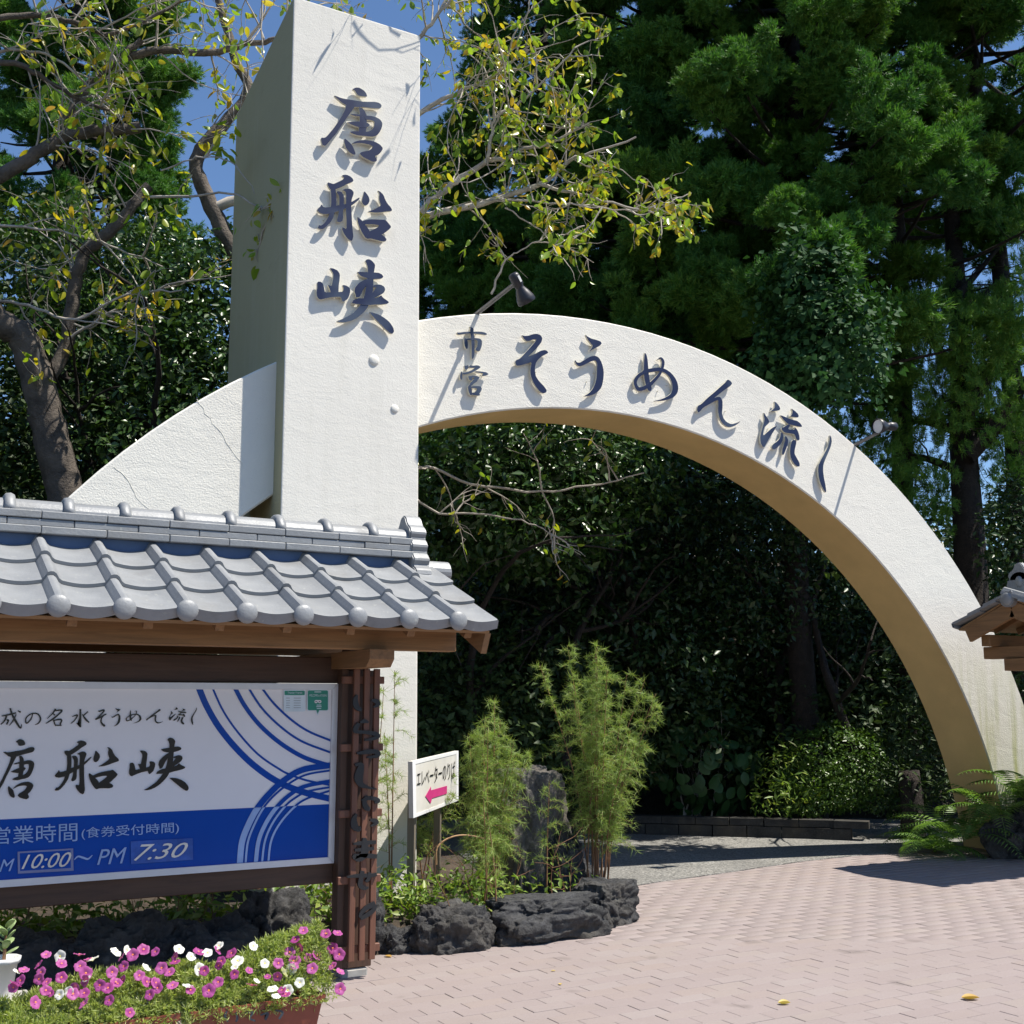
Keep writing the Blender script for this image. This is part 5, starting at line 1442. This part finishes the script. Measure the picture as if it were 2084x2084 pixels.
feather((4.50, 7.45, bz(4.50, 7.45)), 1, 'thin green feathery stem in front of the standing stone', 1.05, .10, 110)
feather((3.33, 7.75, bz(3.33, 7.75)), 3, 'sparse feathery stems against the white pillar', 1.62, .14, 80)
feather((3.84, 7.13, .14), 3, 'slender feathery stems rooted between the front boulders', .95, .12, 100)
for k, (x, y, n, s, lab) in enumerate(((3.25, 7.45, 420, .07, 'low leafy plants at the foot of the white pillar'), (3.75, 7.28, 420, .06, 'low bright plants below the pointing sign'), (4.45, 7.35, 160, .055, 'low leaves at the foot of the standing stone'), (2.75, 7.6, 240, .08, 'weeds behind the shelter post'),
                                     (1.9, 7.6, 320, .08, 'weeds seen below the sign board, nearest the post'), (1.2, 7.7, 320, .08, 'weeds seen below the middle of the sign board'), (.6, 7.7, 320, .08, 'weeds seen below the left of the sign board'))):
    t = thing('low_plants', (x, y, bz(x, y)), lab, 'plant', 'low plants in the bed')
    v, f = foliage([((x, y, bz(x, y) + .08), (.40, .25, .17), n), ((x + .2, y + .2, bz(x, y) + .12), (.3, .2, .20), n // 2)], s, .42, .3, .3, .6)
    obj('leaves', v, f, M['bedleaf'], t)
    o2, tp = [], []
    for q in range(5): grow((x + R.normal()*.2, y + R.normal()*.12, bz(x, y)), (R.normal()*.3, R.normal()*.3, 1), .3 + .2*R.random(), .004, 1, o2, tp, .3)
    tubes(o2, 'stems', M['stem_red'], t, 4)['kind'] = 'stuff'
# one arching dead stalk
ds = thing('dry_stalk', (3.7, 7.5, .2), 'arching dry brown stalk beside the pointing sign', 'stalk')
MB().tube(catmull([on_y(x, y, 7.45) for x, y in ((888,1760),(890,1725),(915,1705),(950,1700),(1000,1710))], 5), .006, 6).build('stem', plain('dry straw stem', (.36, .21, .10), .7), ds)

# ------------------------------------------------------------------ flower troughs
M['terracotta'] = plain('brown red plastic trough', (.21, .055, .035), .45, .15, 6.)
M['flower_pink'] = None
def petal_mat(name, cols):
    m = leafm(name, cols, .5, .3, .3); return m
M['pink_fl'] = petal_mat('magenta petals', [(.42,.085,.31), (.48,.12,.36), (.36,.06,.25)])
M['white_fl'] = petal_mat('white petals', [(.78,.78,.76), (.82,.82,.78)])
M['fl_centre'] = plain('orange flower centre', (.75, .20, .06), .6)
M['fl_yellow'] = plain('yellow flower centre', (.75, .62, .10), .6)
M['moss'] = leafm('fleshy moss rose leaves', [(.33,.41,.11), (.41,.48,.16), (.25,.34,.08), (.50,.54,.25)], .35, .4)
def flower_mesh(mat, cm):
    m = MB(); rings = [(.0, -.010), (.30, -.003), (.62, .001), (.88, .003), (1.0, .002)]; n = 25; r0 = .030
    for r, z in rings:
        for j in range(n):
            a = 2*math.pi*j/n; lobe = 1 + .16*abs(math.cos(2.5*a)) * r + .035 * math.sin(13*a) * r
            m.v.append((math.cos(a)*r*r0*lobe, math.sin(a)*r*r0*lobe, z + (.0022*math.cos(5*a) + .0022*math.sin(11*a+1))*r*r))
    for i in range(len(rings)-1):
        for j in range(n):
            k = (j+1) % n; m.f.append((i*n+j, i*n+k, (i+1)*n+k, (i+1)*n+j)); m.m.append(0)
    b = len(m.v)
    for k in range(8):
        a = k*.785; m.v.append((math.cos(a)*.0055, math.sin(a)*.0055, .004))
    m.v.append((0, 0, .007))
    for k in range(8): m.f.append((b+k, b+(k+1) % 8, b+8)); m.m.append(1)
    me = bpy.data.meshes.new('flower'); me.from_pydata(m.v, [], m.f); me.materials.append(mat); me.materials.append(cm)
    me.polygons.foreach_set('material_index', m.m); me.polygons.foreach_set('use_smooth', [True]*len(m.f)); return me
FP, FW_ = flower_mesh(M['pink_fl'], M['fl_centre']), flower_mesh(M['white_fl'], M['fl_yellow'])
TY, TZ = 5.46, .215
def trough(x0, x1, label):
    t = thing('flower_trough', ((x0+x1)/2, TY + .11, 0.), label, 'planter', 'brown flower troughs')
    m = MB()
    def ring(z, d): return [(x0-d, TY-d, z), (x1+d, TY-d, z), (x1+d, TY+.22+d, z), (x0-d, TY+.22+d, z)]
    R4 = [ring(0, -.03), ring(TZ-.03, 0), ring(TZ-.03, .012), ring(TZ, .012), ring(TZ, -.008), ring(TZ-.05, -.012)]
    for r in R4: m.v += r
    for i in range(5):
        for j in range(4):
            k = (j+1) % 4; m.f.append((i*4+j, i*4+k, (i+1)*4+k, (i+1)*4+j)); m.m.append(0)
    m.f += [(3,2,1,0)]; m.m += [0]
    m.build('trough', M['terracotta'], t)
    MB().box((x0+.01, TY+.01, TZ-.06), (x1-.01, TY+.21, TZ-.035)).build('soil', M['soil'], t)
    return t
t2_ = trough(1.44, 2.06, 'brown trough of moss roses nearest the shelter post')
t1_ = trough(.78, 1.375, 'brown trough of moss roses left of the other one')
trough(.10, .72, 'brown trough of moss roses at the left edge')
# faded brush marks on the right trough
for k, s in enumerate(([(462,2058,4),(458,2068,5),(464,2080,3)], [(480,2060,3),(483,2072,5),(480,2080,3)], [(498,2062,3),(515,2060,5),(508,2072,4),(520,2078,4)], [(530,2066,3),(545,2062,5),(540,2076,5)], [(560,2056,3),(575,2060,5),(568,2074,4)])):
    MB().prism([on_y(x, y, TY - .0215) for x, y in ribbon(s)], (0, .001, 0)).build('lettering', plain('faded blue black brush mark', (.035, .045, .06), .6), t2_)
# mound of foliage: surface plane leaning back from the trough lip
MP, MNn = np.array([1.4, 5.50, .27]), unit(np.array([0, -.62, .78]))
def mound(x0, x1, n, label, tall):
    t = thing('moss_rose', ((x0+x1)/2, TY+.11, TZ), label, 'flowers', 'moss roses in the troughs')
    parts = []
    for k in range(n):
        x = x0 + (x1-x0)*R.random(); f = R.random()
        hh = tall(x)
        y = TY - .012 + .28*f + R.normal()*.012; z = TZ - .005 + (hh)*math.sin(min(1, f*1.25)*math.pi/2)*(.62+.33*R.random()) - .05*(f < .06)*R.random()
        c = np.array([x, y, z]); m_ = 9
        ax = unit(rnd_dir(m_, .55) + np.array([0, -.25, 0])); L = .018 + .020*R.random(m_)
        parts.append(leaves(np.repeat(c[None], m_, 0) + ax*.004, ax, rnd_dir(m_), L, np.full(m_, .0056), .25, .1))
    v, f = merge(parts); obj('foliage', v, f, M['moss'], t); return t
def tall_(x): return .15 + .05*math.sin(x*6.) + .16*max(0, min(1, (x - 1.62)/.25)) 
mr2 = mound(1.40, 2.12, 2300, 'moss roses, pink and white, in the trough nearest the post', tall_)
mr1 = mound(.76, 1.42, 1900, 'moss roses, mostly pink, in the left trough', lambda x: .14 + .04*math.sin(x*7))
mr0 = mound(.08, .76, 1700, 'moss roses at the left edge by the white pot', lambda x: .13 + .04*math.sin(x*7))
def zf(ox, oy, sc, L): return [(ox + x/sc, oy + y/sc) for x, y in L]
pink = zf(0, 1900, 6.44, [(580,365),(1005,370),(510,490),(285,570),(500,655),(770,480),(1030,505),(600,720),(570,825),(975,760),(1115,680),(410,975),(1100,995),(1420,940),(1655,1110),(1610,500),(1590,390),(1840,290),(1430,570),(1470,720),(1290,740),(160,765),(1390,790),(1720,350)])
pink += zf(300, 1900, 4.83, [(65,235),(265,280),(465,245),(640,225),(700,320),(810,255),(120,390),(200,440),(530,410),(815,440),(670,530),(395,615),(225,575),(40,540),(10,650),(1500,30),(1430,120),(1470,170),(1370,235),(1540,285),(1620,275),(1590,395),(1790,190),(1830,60),(1850,250),(1800,375),(1850,585),(1435,325),(1720,60),(250,350),(1390,310)])
pink += [(683,1990)]
white = zf(0, 1900, 6.44, [(780,365),(1195,430),(1465,330),(1605,290),(1860,530)]) + zf(300, 1900, 4.83, [(275,215),(395,285),(560,250),(685,180),(1000,180),(1115,345),(1290,435),(1390,380),(1465,530),(1345,600),(1200,610),(1225,680)])
def place_fl(px, me, sc):
    q = on_plane(px[0], px[1], MP, MNn)
    if px[1] > 2050: q = on_y(px[0], px[1], TY - .05)
    elif px[1] < 1940 and px[0] > 500: q = on_y(px[0], px[1], TY + .16)
    par = mr2 if q[0] > 1.42 else mr1 if q[0] > .76 else mr0
    n = unit(np.array([R.normal()*.5 - .2, -.65 + R.normal()*.4, .7 + R.normal()*.4])); a = unit(np.cross(n, R.normal(size=3))); b = np.cross(n, a)
    L = sc * (.82 + .3*R.random()); q = q + n * .012 + np.array([0, -.045, .028])
    inst('flower', me, Matrix(((a[0]*L, b[0]*L, n[0]*L, q[0]), (a[1]*L, b[1]*L, n[1]*L, q[1]), (a[2]*L, b[2]*L, n[2]*L, q[2]), (0,0,0,1))), par)
for p in pink: place_fl(p, FP, .80)
for p in white: place_fl(p, FW_, .80)
for k in range(34): place_fl((20 + 610 * R.random(), 1965 + 75 * R.random()), FP if R.random() < .8 else FW_, .55 + .3 * R.random())

# white pot with a jade plant at the left edge
M['pot'] = plain('white plastic pot', (.70, .70, .68), .4, .06, 6.)
pc = on_y(6, 1985, 5.95)
pot = thing('plant_pot', (pc[0], pc[1], 0.), 'white pot with a fleshy leafed plant at the left edge', 'pot')
m = MB(); n = 28
prof = [(.042, -.10), (.060, .055), (.070, .055), (.072, .080), (.064, .080), (.061, .06), (.0, .06)]
zt = pc[2]
for r, z in prof:
    for j in range(n):
        a = 2*math.pi*j/n; rr = r * (1 + (.03*math.cos(9*a) if z > .05 and r > .062 else 0)); m.v.append((pc[0]+math.cos(a)*rr, pc[1]+math.sin(a)*rr, zt+z))
for i in range(len(prof)-1):
    for j in range(n):
        k = (j+1) % n; m.f.append((i*n+j, i*n+k, (i+1)*n+k, (i+1)*n+j)); m.m.append(0)
m.build('pot', M['pot'], pot, True)
MB().cbox((pc[0]-.13, pc[1]-.13, 0), (pc[0]+.13, pc[1]+.13, zt-.10), .01).build('stand', M['concrete'], pot)
jl = leafm('fleshy pale leaves', [(.30,.40,.16), (.24,.34,.12), (.36,.45,.22)], .3, .2)
for k in range(11):
    a = k*2.4; e = .5 + .35*(k % 3); dd = unit(np.array([math.cos(a), math.sin(a), e])); c = np.array([pc[0], pc[1], zt+.09+.012*k])
    b = bmesh.new(); bmesh.ops.create_uvsphere(b, u_segments=10, v_segments=6, radius=.5)
    s_ = unit(np.cross(dd, [0, 0, 1.])); nn = np.cross(s_, dd)
    for v in b.verts:
        x, y, z = v.co; y += .5; w = .45 + .35*y
        p3 = c + (s_*x*w*.9 + dd*y*1.0 + nn*z*.16)*.068; v.co = Vector(p3)
    MB().bm(b).build('leaf', jl, pot, True)
MB().tube([(pc[0], pc[1], zt+.05), (pc[0], pc[1], zt+.2)], [.009, .005], 6).build('stem', M['stem_red'], pot)

# ------------------------------------------------------------------ fallen leaves on the paving
M['dryleaf'] = leafm('dry golden leaf', [(.50,.33,.05), (.56,.45,.16), (.45,.24,.05)], .6, .2)
def fallen(x, y, L, label, curl=.35):
    p = on_z(x, y, .012); v = []; n = 6; a = R.random()*6.28
    for i in range(n+1):
        s_ = i/n; w = .30*math.sin(math.pi*min(1, s_*.96+.02))**.8
        for q in (-1, 0, 1):
            u, t_ = (s_-.5)*L, q*w*L; z = curl*L*(abs(q)*w*1.3 + .5*(s_-.5)**2) + .002
            v.append((p[0]+u*math.cos(a)-t_*math.sin(a), p[1]+u*math.sin(a)+t_*math.cos(a), z + .002))
    f = []
    for i in range(n):
        k = i*3; f += [(k,k+1,k+4,k+3), (k+1,k+2,k+5,k+4)]
    o = obj('fallen_leaf', v, f, M['dryleaf'], None, smooth=True); tag(o, label, 'leaf', 'fallen leaves on the paving')
fallen(1975, 2030, .095, 'curled golden leaf on the bricks at lower right', .6)
fallen(1596, 2040, .065, 'small pale yellow leaf on the bricks at bottom centre', .8)
fallen(1140, 2000, .035, 'tiny pale leaf on the bricks below the boulders')
fallen(790, 1944, .060, 'orange dry leaf at the foot of the lattice screen')
fallen(1126, 1973, .028, 'tiny leaf scrap close to the front boulder')
